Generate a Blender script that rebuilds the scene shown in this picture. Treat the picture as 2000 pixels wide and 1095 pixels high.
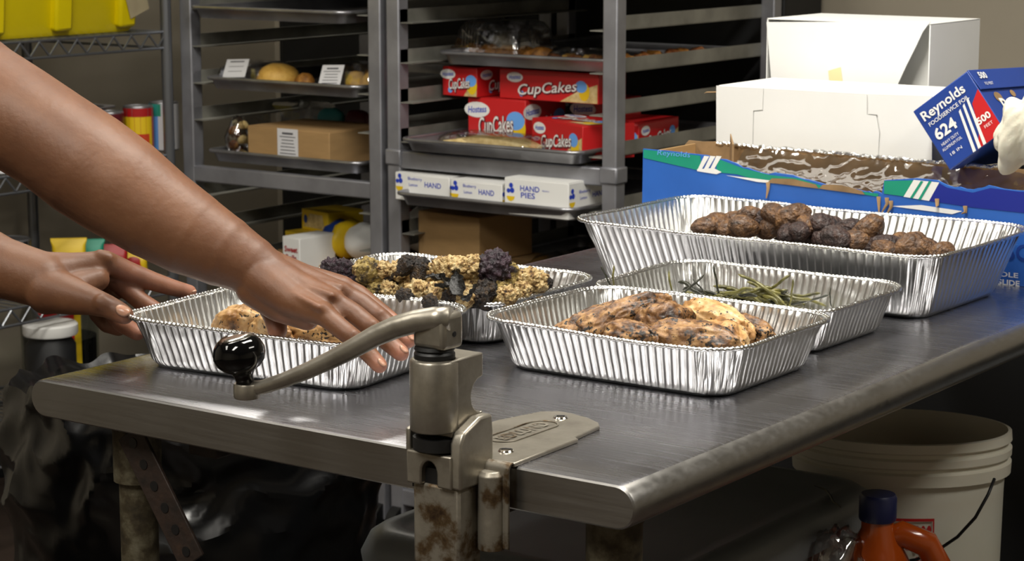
import bpy, bmesh, math, random
from mathutils import Vector, Matrix, noise
random.seed(7)
for o in list(bpy.data.objects): bpy.data.objects.remove(o)
SC = bpy.context.scene
COL = SC.collection
PI = math.pi

# ------------------------------------------------------------------ camera
CAM = Vector((0.958718, -1.536665, 1.403))
YAW, PITCH, FPX = math.radians(35.3495), math.radians(10.0448), 4220.0
_f = Vector((-math.sin(YAW), math.cos(YAW), 0))
RT = Vector((math.cos(YAW), math.sin(YAW), 0))
FW = _f*math.cos(PITCH) + Vector((0, 0, -math.sin(PITCH)))
UP = _f*math.sin(PITCH) + Vector((0, 0, math.cos(PITCH)))
cd = bpy.data.cameras.new('camera'); co = bpy.data.objects.new('camera', cd); COL.objects.link(co)
cd.sensor_width = 36; cd.sensor_fit = 'HORIZONTAL'; cd.lens = FPX/2000*36
cd.clip_start = .05; cd.clip_end = 50
mw = Matrix((RT, UP, -FW)).transposed().to_4x4(); mw.translation = CAM; co.matrix_world = mw
cd.dof.use_dof = True; cd.dof.focus_distance = 2.25; cd.dof.aperture_fstop = 20
SC.camera = co

# ------------------------------------------------------------------ world, lights, exposure
w = bpy.data.worlds.new('world'); SC.world = w; w.use_nodes = True
w.node_tree.nodes['Background'].inputs[0].default_value = (.5, .52, .5, 1)
w.node_tree.nodes['Background'].inputs[1].default_value = .02
TROFFERS = [(-.15, .55, 46), (-1.55, .55, 20), (-.15, -1.5, 40), (-1.55, -1.5, 20), (1.5, .7, 24), (-2.78, 2.45, 11)]  # the last one is added to brighten the wall behind the left rack
for (x, y, e) in TROFFERS:
    ld = bpy.data.lights.new('ceiling_tubes', 'AREA'); ld.shape = 'RECTANGLE'; ld.size = .34; ld.size_y = 1.16
    ld.energy = e; ld.color = (1, .955, .87)
    lo = bpy.data.objects.new('ceiling_tubes', ld); COL.objects.link(lo); lo.location = (x, y, 2.655)
    if x < -2.5: ld.size = .2; ld.size_y = .6
SC.view_settings.view_transform = 'Standard'; SC.view_settings.look = 'None'
SC.view_settings.gamma = 1; SC.view_settings.use_curve_mapping = False
SC.view_settings.exposure = 0.1

# ------------------------------------------------------------------ helpers
def ray(px, py): return FW + RT*((px-1000)/FPX) + UP*((547.5-py)/FPX)
def onz(px, py, z): d = ray(px, py); return CAM + d*((z-CAM.z)/d.z)
def ony(px, py, y): d = ray(px, py); return CAM + d*((y-CAM.y)/d.y)
def onx(px, py, x): d = ray(px, py); return CAM + d*((x-CAM.x)/d.x)
def atd(px, py, d): return CAM + ray(px, py)*d

def tag(o, label=None, cat=None, group=None, kind=None):
    if label: o['label'] = label
    if cat: o['category'] = cat
    if group: o['group'] = group
    if kind: o['kind'] = kind
    return o
def empty(name, loc=(0, 0, 0), rz=0, label=None, cat=None, group=None, parent=None):
    o = bpy.data.objects.new(name, None); COL.objects.link(o)
    o.empty_display_size = .02
    o.location = loc; o.rotation_euler = (0, 0, rz); o.parent = parent
    return tag(o, label, cat, group)
def copy_tree(o, parent=None):
    c = o.copy(); COL.objects.link(c); c.parent = parent
    for ch in list(o.children): copy_tree(ch, c)
    return c
def link_mesh(name, me, mat, parent=None, smooth=35):
    o = bpy.data.objects.new(name, me); COL.objects.link(o); o.parent = parent
    if mat:
        for m in (mat if isinstance(mat, (list, tuple)) else [mat]): me.materials.append(m)
    if smooth:
        me.shade_smooth()
        if smooth < 180: me.set_sharp_from_angle(angle=math.radians(smooth))
    return o

class MB:
    def __init__(s): s.v = []; s.f = []
    def add(s, v, f):
        n = len(s.v); s.v += [Vector(p) for p in v]; s.f += [tuple(i+n for i in q) for q in f]; return s
    def box(s, c, size, m=None):
        x, y, z = [k/2 for k in size]
        v = [Vector((i*x, j*y, k*z)) for i in (-1, 1) for j in (-1, 1) for k in (-1, 1)]
        if m: v = [m @ p for p in v]
        return s.add([p+Vector(c) for p in v], [(0, 1, 3, 2), (4, 6, 7, 5), (0, 4, 5, 1), (2, 3, 7, 6), (0, 2, 6, 4), (1, 5, 7, 3)])
    def loft(s, rings, cap0=True, cap1=True, closed=True):
        n = len(rings[0]); b = len(s.v); s.v += [Vector(p) for r in rings for p in r]
        for i in range(len(rings)-1):
            for j in range(n if closed else n-1):
                k = (j+1) % n
                s.f.append((b+i*n+j, b+i*n+k, b+(i+1)*n+k, b+(i+1)*n+j))
        if cap0: s.f.append(tuple(b+j for j in reversed(range(n))))
        if cap1: s.f.append(tuple(b+(len(rings)-1)*n+j for j in range(n)))
        return s
    def tube(s, path, r, n=10, caps=True, flat=1.0):
        path = [Vector(p) for p in path]
        if not isinstance(r, (list, tuple)): r = [r]*len(path)
        rings = []; u = None
        for i, p in enumerate(path):
            t = (path[min(i+1, len(path)-1)]-path[max(i-1, 0)]).normalized()
            if u is None:
                u = t.orthogonal().normalized() if abs(t.z) > .95 else t.cross(Vector((0, 0, 1))).normalized()
            u = (u-t*u.dot(t)).normalized(); vv = t.cross(u)
            rings.append([p+u*(r[i]*math.cos(a*2*PI/n))+vv*(r[i]*flat*math.sin(a*2*PI/n)) for a in range(n)])
        return s.loft(rings, caps, caps)
    def lathe(s, prof, n=32, c=(0, 0, 0), m=None, cap=True):
        rings = []
        for (r, z) in prof:
            ring = [Vector((r*math.cos(a*2*PI/n), r*math.sin(a*2*PI/n), z)) for a in range(n)]
            if m: ring = [m @ p for p in ring]
            rings.append([p+Vector(c) for p in ring])
        return s.loft(rings, cap, cap)
    def prism(s, poly, d0, d1, axis='z'):
        def P(a, b, d): return {'z': (a, b, d), 'y': (a, d, b), 'x': (d, a, b)}[axis]
        n = len(poly)
        v = [P(a, b, d0) for a, b in poly]+[P(a, b, d1) for a, b in poly]
        f = [tuple(reversed(range(n))), tuple(range(n, 2*n))]+[(i, (i+1) % n, n+(i+1) % n, n+i) for i in range(n)]
        return s.add(v, f)
    def build(s, name, mat, parent=None, smooth=35, bevel=0, seg=2, fix=True):
        me = bpy.data.meshes.new(name); me.from_pydata(s.v, [], s.f)
        if fix:
            bm = bmesh.new(); bm.from_mesh(me); bmesh.ops.recalc_face_normals(bm, faces=bm.faces); bm.to_mesh(me); bm.free()
        o = link_mesh(name, me, mat, parent, smooth)
        if bevel:
            b = o.modifiers.new('bevel', 'BEVEL'); b.width = bevel; b.segments = seg; b.limit_method = 'ANGLE'; b.angle_limit = .6
            b.harden_normals = False
        return o

def rrect(a, b, r, nc=6, z=0):
    """rounded rectangle ring, half sizes a, b"""
    out = []
    for (sx, sy, a0) in ((1, 1, 0), (-1, 1, PI/2), (-1, -1, PI), (1, -1, 1.5*PI)):
        for i in range(nc+1):
            t = a0+i*PI/2/nc
            out.append(Vector((sx*(a-r)+r*math.cos(t), sy*(b-r)+r*math.sin(t), z)))
    return out

# ------------------------------------------------------------------ materials
def nodes(name):
    m = bpy.data.materials.new(name); m.use_nodes = True
    nt = m.node_tree; return m, nt, nt.nodes['Principled BSDF']
def rgb(h):
    h = h.lstrip('#'); c = [int(h[i:i+2], 16)/255 for i in (0, 2, 4)]
    return tuple(((x/12.92) if x <= .04045 else ((x+.055)/1.055)**2.4) for x in c)+(1,)
def MAT(name, col, rough=.5, metal=0, spec=.5, noise_amt=0, noise_scale=20, bump=0, bump_scale=80, sss=0, col2=None, stretch=None, coat=0, emit=0):
    m, nt, b = nodes(name)
    col = rgb(col) if isinstance(col, str) else col
    b.inputs['Base Color'].default_value = col
    b.inputs['Roughness'].default_value = rough; b.inputs['Metallic'].default_value = metal
    b.inputs['Specular IOR Level'].default_value = spec
    b.inputs['Coat Weight'].default_value = coat
    if sss:
        b.inputs['Subsurface Weight'].default_value = sss; b.inputs['Subsurface Radius'].default_value = (.012, .005, .003); b.inputs['Subsurface Scale'].default_value = 1
    tc = nt.nodes.new('ShaderNodeTexCoord'); src = tc.outputs['Object']
    if stretch:
        mp = nt.nodes.new('ShaderNodeMapping'); mp.inputs['Scale'].default_value = stretch; nt.links.new(src, mp.inputs[0]); src = mp.outputs[0]
    if noise_amt or col2:
        n = nt.nodes.new('ShaderNodeTexNoise'); n.inputs['Scale'].default_value = noise_scale; n.inputs['Detail'].default_value = 6
        nt.links.new(src, n.inputs['Vector'])
        rp = nt.nodes.new('ShaderNodeValToRGB'); rp.color_ramp.elements[0].position = .35; rp.color_ramp.elements[1].position = .68
        c2 = rgb(col2) if isinstance(col2, str) else col2
        rp.color_ramp.elements[0].color = col if c2 else tuple(k*(1-noise_amt) for k in col[:3])+(1,)
        rp.color_ramp.elements[1].color = c2 if c2 else tuple(min(1, k*(1+noise_amt)) for k in col[:3])+(1,)
        nt.links.new(n.outputs[0], rp.inputs[0]); nt.links.new(rp.outputs[0], b.inputs['Base Color'])
    if bump:
        n2 = nt.nodes.new('ShaderNodeTexNoise'); n2.inputs['Scale'].default_value = bump_scale; n2.inputs['Detail'].default_value = 4
        nt.links.new(src, n2.inputs['Vector'])
        bp = nt.nodes.new('ShaderNodeBump'); bp.inputs['Strength'].default_value = bump; bp.inputs['Distance'].default_value = .002
        nt.links.new(n2.outputs[0], bp.inputs['Height']); nt.links.new(bp.outputs[0], b.inputs['Normal'])
    if emit:
        b.inputs['Emission Color'].default_value = col; b.inputs['Emission Strength'].default_value = emit
    return m
def RAMP(name, stops, scale, rough=.5, detail=8, bump=.4, dist=.003, spec=.5, coat=0, lac=2.0, distort=0, bscale=None):
    """noise-driven colour ramp: organic or worn surfaces"""
    m, nt, b = nodes(name)
    tc = nt.nodes.new('ShaderNodeTexCoord')
    n = nt.nodes.new('ShaderNodeTexNoise'); n.inputs['Scale'].default_value = scale; n.inputs['Detail'].default_value = detail
    n.inputs['Roughness'].default_value = .62; n.inputs['Distortion'].default_value = distort
    oi = nt.nodes.new('ShaderNodeObjectInfo'); va = nt.nodes.new('ShaderNodeVectorMath'); va.operation = 'ADD'
    mu = nt.nodes.new('ShaderNodeMath'); mu.operation = 'MULTIPLY'; mu.inputs[1].default_value = 9.0
    nt.links.new(oi.outputs['Random'], mu.inputs[0])
    nt.links.new(tc.outputs['Object'], va.inputs[0]); nt.links.new(mu.outputs[0], va.inputs[1])
    nt.links.new(va.outputs[0], n.inputs['Vector'])
    rp = nt.nodes.new('ShaderNodeValToRGB'); cr = rp.color_ramp
    while len(cr.elements) < len(stops): cr.elements.new(.5)
    for e, (p, c) in zip(cr.elements, stops): e.position = p; e.color = rgb(c)
    nt.links.new(n.outputs[0], rp.inputs[0]); nt.links.new(rp.outputs[0], b.inputs['Base Color'])
    b.inputs['Roughness'].default_value = rough; b.inputs['Specular IOR Level'].default_value = spec; b.inputs['Coat Weight'].default_value = coat
    b.inputs['Coat Roughness'].default_value = .2
    if bump:
        n2 = nt.nodes.new('ShaderNodeTexNoise'); n2.inputs['Scale'].default_value = bscale or scale*2.2; n2.inputs['Detail'].default_value = 6
        nt.links.new(va.outputs[0], n2.inputs['Vector'])
        bp = nt.nodes.new('ShaderNodeBump'); bp.inputs['Strength'].default_value = bump; bp.inputs['Distance'].default_value = dist
        nt.links.new(n2.outputs[0], bp.inputs['Height']); nt.links.new(bp.outputs[0], b.inputs['Normal'])
    return m

def brushed(name, col, rough, strength, stretch, rvar=.1, aniso=.5):
    m, nt, b = nodes(name)
    b.inputs['Metallic'].default_value = 1; b.inputs['Base Color'].default_value = rgb(col)
    tc = nt.nodes.new('ShaderNodeTexCoord'); mp = nt.nodes.new('ShaderNodeMapping'); mp.inputs['Scale'].default_value = stretch
    nt.links.new(tc.outputs['Object'], mp.inputs[0])
    n = nt.nodes.new('ShaderNodeTexNoise'); n.inputs['Scale'].default_value = 1; n.inputs['Detail'].default_value = 5; nt.links.new(mp.outputs[0], n.inputs['Vector'])
    n3 = nt.nodes.new('ShaderNodeTexNoise'); n3.inputs['Scale'].default_value = 7; n3.inputs['Detail'].default_value = 5; nt.links.new(tc.outputs['Object'], n3.inputs['Vector'])
    mr = nt.nodes.new('ShaderNodeMapRange'); mr.inputs['From Min'].default_value = .3; mr.inputs['From Max'].default_value = .7
    mr.inputs['To Min'].default_value = rough-rvar; mr.inputs['To Max'].default_value = rough+rvar
    mx = nt.nodes.new('ShaderNodeMath'); mx.operation = 'ADD'; mh = nt.nodes.new('ShaderNodeMath'); mh.operation = 'MULTIPLY'; mh.inputs[1].default_value = .5
    nt.links.new(n.outputs[0], mx.inputs[0]); nt.links.new(n3.outputs[0], mx.inputs[1]); nt.links.new(mx.outputs[0], mh.inputs[0])
    nt.links.new(mh.outputs[0], mr.inputs['Value']); nt.links.new(mr.outputs[0], b.inputs['Roughness'])
    bp = nt.nodes.new('ShaderNodeBump'); bp.inputs['Strength'].default_value = strength; bp.inputs['Distance'].default_value = .0006
    nt.links.new(n.outputs[0], bp.inputs['Height']); nt.links.new(bp.outputs[0], b.inputs['Normal'])
    return m

def clear_plastic(name, tint=(1, 1, 1, 1), gloss=.14, rough=.08, haze=.0):
    m, nt, b = nodes(name); nt.nodes.remove(b)
    out = nt.nodes['Material Output']
    tr = nt.nodes.new('ShaderNodeBsdfTransparent'); tr.inputs[0].default_value = tint
    gl = nt.nodes.new('ShaderNodeBsdfGlossy'); gl.inputs['Roughness'].default_value = rough
    df = nt.nodes.new('ShaderNodeBsdfDiffuse'); df.inputs[0].default_value = (.8, .8, .8, 1)
    lw = nt.nodes.new('ShaderNodeLayerWeight'); lw.inputs[0].default_value = .35
    mr = nt.nodes.new('ShaderNodeMapRange'); mr.inputs['To Min'].default_value = gloss; mr.inputs['To Max'].default_value = min(1, gloss*4)
    nt.links.new(lw.outputs['Fresnel'], mr.inputs['Value'])
    tcx = nt.nodes.new('ShaderNodeTexCoord'); nn = nt.nodes.new('ShaderNodeTexNoise'); nn.inputs['Scale'].default_value = 45; nt.links.new(tcx.outputs['Object'], nn.inputs['Vector'])
    bp = nt.nodes.new('ShaderNodeBump'); bp.inputs['Strength'].default_value = .25; bp.inputs['Distance'].default_value = .004
    nt.links.new(nn.outputs[0], bp.inputs['Height']); nt.links.new(bp.outputs[0], gl.inputs['Normal'])
    m1 = nt.nodes.new('ShaderNodeMixShader'); m1.inputs[0].default_value = haze
    nt.links.new(tr.outputs[0], m1.inputs[1]); nt.links.new(df.outputs[0], m1.inputs[2])
    m2 = nt.nodes.new('ShaderNodeMixShader')
    nt.links.new(mr.outputs[0], m2.inputs[0]); nt.links.new(m1.outputs[0], m2.inputs[1]); nt.links.new(gl.outputs[0], m2.inputs[2])
    nt.links.new(m2.outputs[0], out.inputs[0])
    return m

X = {}
X['steel'] = brushed('brushed_steel_top', '#b4b4ba', .27, .3, (7, 240, 240), .06)
X['steel_edge'] = brushed('brushed_steel_edge', '#a09e9b', .36, .2, (9, 90, 200), .08)
X['foil'] = MAT('aluminium_foil', '#dcdcda', .28, 1, bump=.3, bump_scale=45, noise_amt=.04, noise_scale=9)
X['foil_rim'] = MAT('aluminium_foil_rim', '#e6e6e4', .24, 1, bump=.6, bump_scale=210)
X['rack'] = MAT('rack_aluminium', '#a0a1a8', .45, .7, noise_amt=.14, noise_scale=14, bump=.1, bump_scale=60)
X['rail'] = MAT('rack_rail_aluminium', '#95948c', .5, .55, noise_amt=.25, noise_scale=11, bump=.15)
X['tray'] = MAT('sheet_pan_metal', '#a2a2a6', .34, .85, noise_amt=.22, noise_scale=12, bump=.15)
X['nickel'] = RAMP('worn_nickel_casting', [(.3, '#837d72'), (.5, '#9c968a'), (.75, '#aca69b')], 22, .36, bump=.2, dist=.0012, bscale=140)
X['nickel'].node_tree.nodes['Principled BSDF'].inputs['Metallic'].default_value = .8
X['nickel_rust'] = RAMP('rust_stained_nickel', [(.34, '#33241a'), (.42, '#5c4a33'), (.5, '#8a8478'), (.8, '#a19b8e')], 26, .45, bump=.3, dist=.0015, bscale=120)
X['nickel_rust'].node_tree.nodes['Principled BSDF'].inputs['Metallic'].default_value = .65
X['black'] = MAT('black_rubber', '#0b0b0c', .5)
X['bakelite'] = MAT('gloss_black_plastic', '#050506', .07, spec=.4)
X['chrome'] = MAT('chrome', '#d8d4cc', .15, 1)
X['wire'] = MAT('wire_shelf_chrome', '#8a8d92', .35, .85)
X['galv'] = RAMP('rusty_galvanised_pipe', [(.3, '#211b12'), (.48, '#403827'), (.6, '#5a5442'), (.8, '#757060')], 40, .6, bump=.4)
X['galv'].node_tree.nodes['Principled BSDF'].inputs['Metallic'].default_value = .3
X['iron'] = RAMP('rusty_dark_iron', [(.3, '#130d09'), (.6, '#2a1b12'), (.8, '#4b3724')], 40, .65, bump=.4)
X['wall'] = MAT('painted_wall', '#a19887', .6, noise_amt=.05, noise_scale=3, bump=.1, bump_scale=120)
X['ceil'] = MAT('ceiling_tile', '#b9b7ae', .8, bump=.3, bump_scale=150)
X['floor'] = MAT('quarry_tile', '#332822', .45, noise_amt=.25, noise_scale=9, bump=.2)
X['grout'] = MAT('floor_grout', '#2a241f', .8)
X['card'] = MAT('kraft_cardboard', '#a98759', .75, noise_amt=.07, noise_scale=16, bump=.1, stretch=(1, 1, 4))
X['card_in'] = MAT('kraft_cardboard_inside', '#8f7350', .85, noise_amt=.2, noise_scale=30, bump=.3)
X['white'] = MAT('white_paperboard', '#e9e9e6', .55, noise_amt=.02, noise_scale=10)
X['paper'] = MAT('white_label_paper', '#dcdcdf', .6)
X['ink'] = MAT('grey_ink', '#56565c', .7)
X['blue'] = MAT('printed_blue', '#2f66bd', .42, noise_amt=.07, noise_scale=14, bump=.12, bump_scale=30)
X['navy'] = MAT('printed_navy', '#20408f', .4, noise_amt=.05, noise_scale=14)
X['dkblue'] = MAT('printed_deep_blue', '#1f2c8c', .4)
X['ltblue'] = MAT('printed_pale_blue', '#6aa6ee', .45)
X['green'] = MAT('printed_green', '#1c9376', .45, noise_amt=.06, noise_scale=20)
X['red'] = MAT('printed_red', '#c41f22', .4)
X['red2'] = MAT('printed_dark_red', '#a81a1c', .4)
X['yellow'] = MAT('printed_yellow', '#e6c21c', .45)
X['ybin'] = MAT('yellow_plastic', '#d9c400', .38, noise_amt=.06, noise_scale=5)
X['hpblue'] = MAT('printed_cobalt', '#2340b8', .45)
X['bucket'] = MAT('white_bucket_plastic', '#cdc9ba', .4, noise_amt=.05, noise_scale=8, sss=.1)
X['tote'] = MAT('grey_tote_plastic', '#74797c', .42, noise_amt=.07, noise_scale=9, bump=.15, bump_scale=160)
X['bag'] = MAT('black_bin_liner', '#040405', .3, bump=.3, bump_scale=22)
X['sauce'] = MAT('orange_sauce', '#a8480f', .2, coat=.4, sss=.2)
X['capblue'] = MAT('navy_cap', '#141b45', .4)
X['cloth'] = MAT('ivory_cloth', '#dcd8c6', .85, bump=.3, bump_scale=220, sss=.1)
X['clear'] = clear_plastic('clear_clamshell_plastic', gloss=.2)
X['film'] = clear_plastic('crinkled_clear_film', gloss=.42, rough=.1, haze=.0)
X['glass'] = clear_plastic('jar_glass', tint=(.82, .86, .82, 1), gloss=.12, rough=.03)
X['dark'] = MAT('dark_grey_plastic', '#17181a', .5)
X['skin'] = RAMP('warm_brown_skin', [(.3, '#5a3824'), (.5, '#6a442a'), (.7, '#775035')], 9, .54, detail=8, bump=.35, dist=.0016, bscale=120)
_b = X['skin'].node_tree.nodes['Principled BSDF']
_b.inputs['Subsurface Weight'].default_value = .25; _b.inputs['Subsurface Radius'].default_value = (.010, .004, .002); _b.inputs['Subsurface Scale'].default_value = 1
_b.inputs['Coat Weight'].default_value = .03; _b.inputs['Coat Roughness'].default_value = .3
X['nail'] = MAT('fingernail', '#b98a72', .28, sss=.2)
X['shirt'] = MAT('dark_cotton_shirt', '#23262b', .9, bump=.3, bump_scale=250)
X['trouser'] = MAT('black_trouser_cloth', '#141416', .9, bump=.3, bump_scale=250)
X['chicken'] = RAMP('roast_chicken_skin', [(.30, '#1b1009'), (.39, '#3f2714'), (.48, '#74502e'), (.58, '#9c764a'), (.76, '#c2a074')], 55, .36, bump=.7, dist=.003, coat=.25)
X['chicken_pale'] = RAMP('roast_chicken_pale', [(.30, '#3a2210'), (.40, '#8f6230'), (.52, '#c79d66'), (.72, '#dcc39a')], 30, .4, bump=.6, dist=.003, coat=.2)
for _k in ('chicken', 'chicken_pale'):
    _m = X[_k]; _nt = _m.node_tree; _bs = _nt.nodes['Principled BSDF']; _bs.inputs['Roughness'].default_value = .5; _bs.inputs['Coat Weight'].default_value = .08
    _lk = [l for l in _nt.links if l.to_socket == _bs.inputs['Base Color']][0]; _src = _lk.from_socket
    _tc = _nt.nodes.new('ShaderNodeTexCoord'); _n = _nt.nodes.new('ShaderNodeTexNoise'); _n.inputs['Scale'].default_value = 260; _n.inputs['Detail'].default_value = 3
    _nt.links.new(_tc.outputs['Object'], _n.inputs['Vector'])
    _n2 = _nt.nodes.new('ShaderNodeTexNoise'); _n2.inputs['Scale'].default_value = 48; _nt.links.new(_tc.outputs['Object'], _n2.inputs['Vector'])
    _ad = _nt.nodes.new('ShaderNodeMath'); _ad.operation = 'MULTIPLY_ADD'; _ad.inputs[1].default_value = .75; _nt.links.new(_n2.outputs[0], _ad.inputs[0]); _nt.links.new(_n.outputs[0], _ad.inputs[2])
    _r = _nt.nodes.new('ShaderNodeValToRGB'); _r.color_ramp.elements[0].position = .93 if _k == 'chicken' else 1.0; _r.color_ramp.elements[1].position = .98 if _k == 'chicken' else 1.0
    _sc = _nt.nodes.new('ShaderNodeMapRange'); _sc.inputs['From Min'].default_value = .97 if _k == 'chicken' else 1.03; _sc.inputs['From Max'].default_value = 1.03 if _k == 'chicken' else 1.08
    _nt.links.new(_ad.outputs[0], _sc.inputs['Value'])
    _mx = _nt.nodes.new('ShaderNodeMixRGB'); _mx.inputs[2].default_value = rgb('#1c130b'); _nt.links.new(_sc.outputs[0], _mx.inputs[0]); _nt.links.new(_src, _mx.inputs[1]); _nt.links.new(_mx.outputs[0], _bs.inputs['Base Color'])
    _nt.nodes.remove(_r)
_nt = X['skin'].node_tree; _bs = _nt.nodes['Principled BSDF']
_src = [l for l in _nt.links if l.to_socket == _bs.inputs['Base Color']][0].from_socket
_at = _nt.nodes.new('ShaderNodeAttribute'); _at.attribute_name = 'palm'; _mx = _nt.nodes.new('ShaderNodeMixRGB'); _mx.inputs[2].default_value = rgb('#a9735d')
_nt.links.new(_at.outputs['Fac'], _mx.inputs[0]); _nt.links.new(_src, _mx.inputs[1]); _nt.links.new(_mx.outputs[0], _bs.inputs['Base Color'])
X['potato'] = RAMP('roast_potato_brown', [(.32, '#2e1e13'), (.5, '#583c24'), (.64, '#7a5733'), (.8, '#93703f')], 1.6, .5, bump=.9, dist=.006, coat=.12, bscale=3.4, distort=.6)
X['potato_dark'] = RAMP('roast_potato_purple', [(.3, '#150d0d'), (.5, '#2f1e1b'), (.7, '#4d352a'), (.85, '#6b4c31')], 1.6, .5, bump=.9, dist=.006, coat=.12, bscale=3.4, distort=.6)
X['caul'] = RAMP('roast_cauliflower_cream', [(.34, '#241509'), (.43, '#7d5c2c'), (.51, '#b79c68'), (.74, '#dccaa0')], 1.7, .6, bump=.8, dist=.004, bscale=7)
X['caul_g'] = RAMP('roast_cauliflower_yellow_green', [(.36, '#1d1308'), (.45, '#5e4c20'), (.54, '#8f7a40'), (.76, '#b5a064')], 1.7, .6, bump=.8, dist=.004, bscale=7)
X['caul_p'] = RAMP('roast_cauliflower_purple', [(.3, '#0d080d'), (.5, '#24131f'), (.7, '#3c2230'), (.85, '#5a3a35')], 2.2, .5, bump=.9, dist=.004, bscale=8)
X['caul_k'] = RAMP('charred_floret', [(.3, '#0a0706'), (.5, '#1d130c'), (.68, '#4d3717'), (.85, '#91773a')], 2.0, .55, bump=.9, dist=.004, bscale=7)
X['leafk'] = RAMP('charred_leaf', [(.3, '#050505'), (.6, '#12110e'), (.85, '#2e2a1c')], 2.5, .35, bump=.6, dist=.004)
X['bean'] = RAMP('roast_green_bean', [(.3, '#2a2712'), (.45, '#524f22'), (.6, '#757036'), (.8, '#968c56')], 2.4, .42, bump=.4, dist=.003, coat=.2)
X['beank'] = RAMP('charred_green_bean', [(.3, '#0b0c08'), (.6, '#22240f'), (.85, '#55561f')], 2.4, .42, bump=.4, dist=.003, coat=.2)
X['cake'] = RAMP('yellow_cake', [(.3, '#b07f2c'), (.6, '#d8ad55'), (.8, '#e8c97d')], 30, .6, bump=.3)
X['cookie'] = RAMP('brown_pastry', [(.3, '#5e3714'), (.55, '#a8712c'), (.8, '#d1a055')], 60, .6, bump=.5)
X['nougat'] = RAMP('mixed_nuts', [(.3, '#3b1d0c'), (.5, '#7b451d'), (.75, '#c79c62')], 80, .5, bump=.5)
X['wafer'] = RAMP('pale_pastry', [(.3, '#a68a4e'), (.55, '#d4bd84'), (.8, '#ecdcae')], 46, .6, bump=.5)
X['tan'] = MAT('masking_tape', '#a79b7d', .7, noise_amt=.1)
X['note'] = MAT('pale_yellow_note', '#e6d8a4', .6)
X['teal'] = MAT('printed_teal', '#4aa7b0', .4)
X['maroon'] = MAT('printed_maroon', '#5a1520', .35)
X['diff'] = MAT('light_diffuser', (1, .97, .88, 1), .4, emit=1.2)

# ------------------------------------------------------------------ lettering
_TXT = {}
def text_mesh(body, shear=0, bold=0, space=1.0):
    k = (body, shear, bold, space)
    if k not in _TXT:
        cu = bpy.data.curves.new('lettering', 'FONT'); cu.body = body; cu.size = 1; cu.align_x = 'CENTER'; cu.align_y = 'CENTER'
        cu.shear = shear; cu.offset = bold; cu.space_character = space; cu.resolution_u = 3
        ob = bpy.data.objects.new('lettering', cu); COL.objects.link(ob)
        me = bpy.data.meshes.new_from_object(ob.evaluated_get(bpy.context.evaluated_depsgraph_get()))
        _TXT[k] = ([v.co.copy() for v in me.vertices], [tuple(p.vertices) for p in me.polygons])
        bpy.data.objects.remove(ob); bpy.data.curves.remove(cu); bpy.data.meshes.remove(me)
    return _TXT[k]
def letters(body, size, mat, parent, o, xd, yd, shear=0, bold=0.0, width=None, lift=.0007, name='lettering', rot=0, arch=0):
    o, xd, yd = Vector(o), Vector(xd).normalized(), Vector(yd).normalized()
    if rot:
        c, s = math.cos(rot), math.sin(rot); xd, yd = xd*c+yd*s, yd*c-xd*s
    n = xd.cross(yd)
    v, f = text_mesh(body, shear, bold)
    wd = max(p.x for p in v)-min(p.x for p in v)
    sx = (width/wd) if width else size
    mb = MB(); mb.add([o+xd*(p.x*sx)+yd*(p.y*size+arch*(p.x*sx)**2)+n*lift for p in v], f)
    return mb.build(name, mat, parent, smooth=0, fix=False)
def patch(pts, mat, parent, name, o, xd, yd, lift=.0005):
    o, xd, yd = Vector(o), Vector(xd).normalized(), Vector(yd).normalized(); n = xd.cross(yd)
    mb = MB(); mb.add([o+xd*a+yd*b+n*lift for a, b in pts], [tuple(range(len(pts)))])
    return mb.build(name, mat, parent, smooth=0, fix=False)
def disc(cx, cy, rx, ry, n=20, rot=0):
    return [(cx+rx*math.cos(t)*math.cos(rot)-ry*math.sin(t)*math.sin(rot), cy+rx*math.cos(t)*math.sin(rot)+ry*math.sin(t)*math.cos(rot)) for t in [i*2*PI/n for i in range(n)]]
# ------------------------------------------------------------------ the room
def struct(o): o['kind'] = 'structure'; return o
RX0, RX1, RY0, RY1, RZ = -3.05, 3.2, -3.6, 2.98, 2.75
struct(MB().box(((RX0+RX1)/2, (RY0+RY1)/2, -.05), (RX1-RX0+.4, RY1-RY0+.4, .1)).build('floor', X['floor']))
struct(MB().box(((RX0+RX1)/2, (RY0+RY1)/2, RZ+.05), (RX1-RX0+.4, RY1-RY0+.4, .1)).build('ceiling', X['ceil']))
struct(MB().box((RX0-.05, (RY0+RY1)/2, RZ/2), (.1, RY1-RY0+.2, RZ)).build('wall_left', X['wall']))
struct(MB().box((RX1+.05, (RY0+RY1)/2, RZ/2), (.1, RY1-RY0+.2, RZ)).build('wall_right', X['wall']))
struct(MB().box(((RX0+RX1)/2, RY1+.05, RZ/2), (RX1-RX0, .1, RZ)).build('wall_back', X['wall']))
struct(MB().box(((RX0+RX1)/2, RY0-.05, RZ/2), (RX1-RX0, .1, RZ)).build('wall_front', X['wall']))
for nm, c, s in (('baseboard_back', ((RX0+RX1)/2, RY1-.006, .05), (RX1-RX0, .012, .1)), ('baseboard_left', (RX0+.006, (RY0+RY1)/2, .05), (.012, RY1-RY0, .1))):
    struct(MB().box(c, s).build(nm, X['dark'], bevel=.003))
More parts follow.
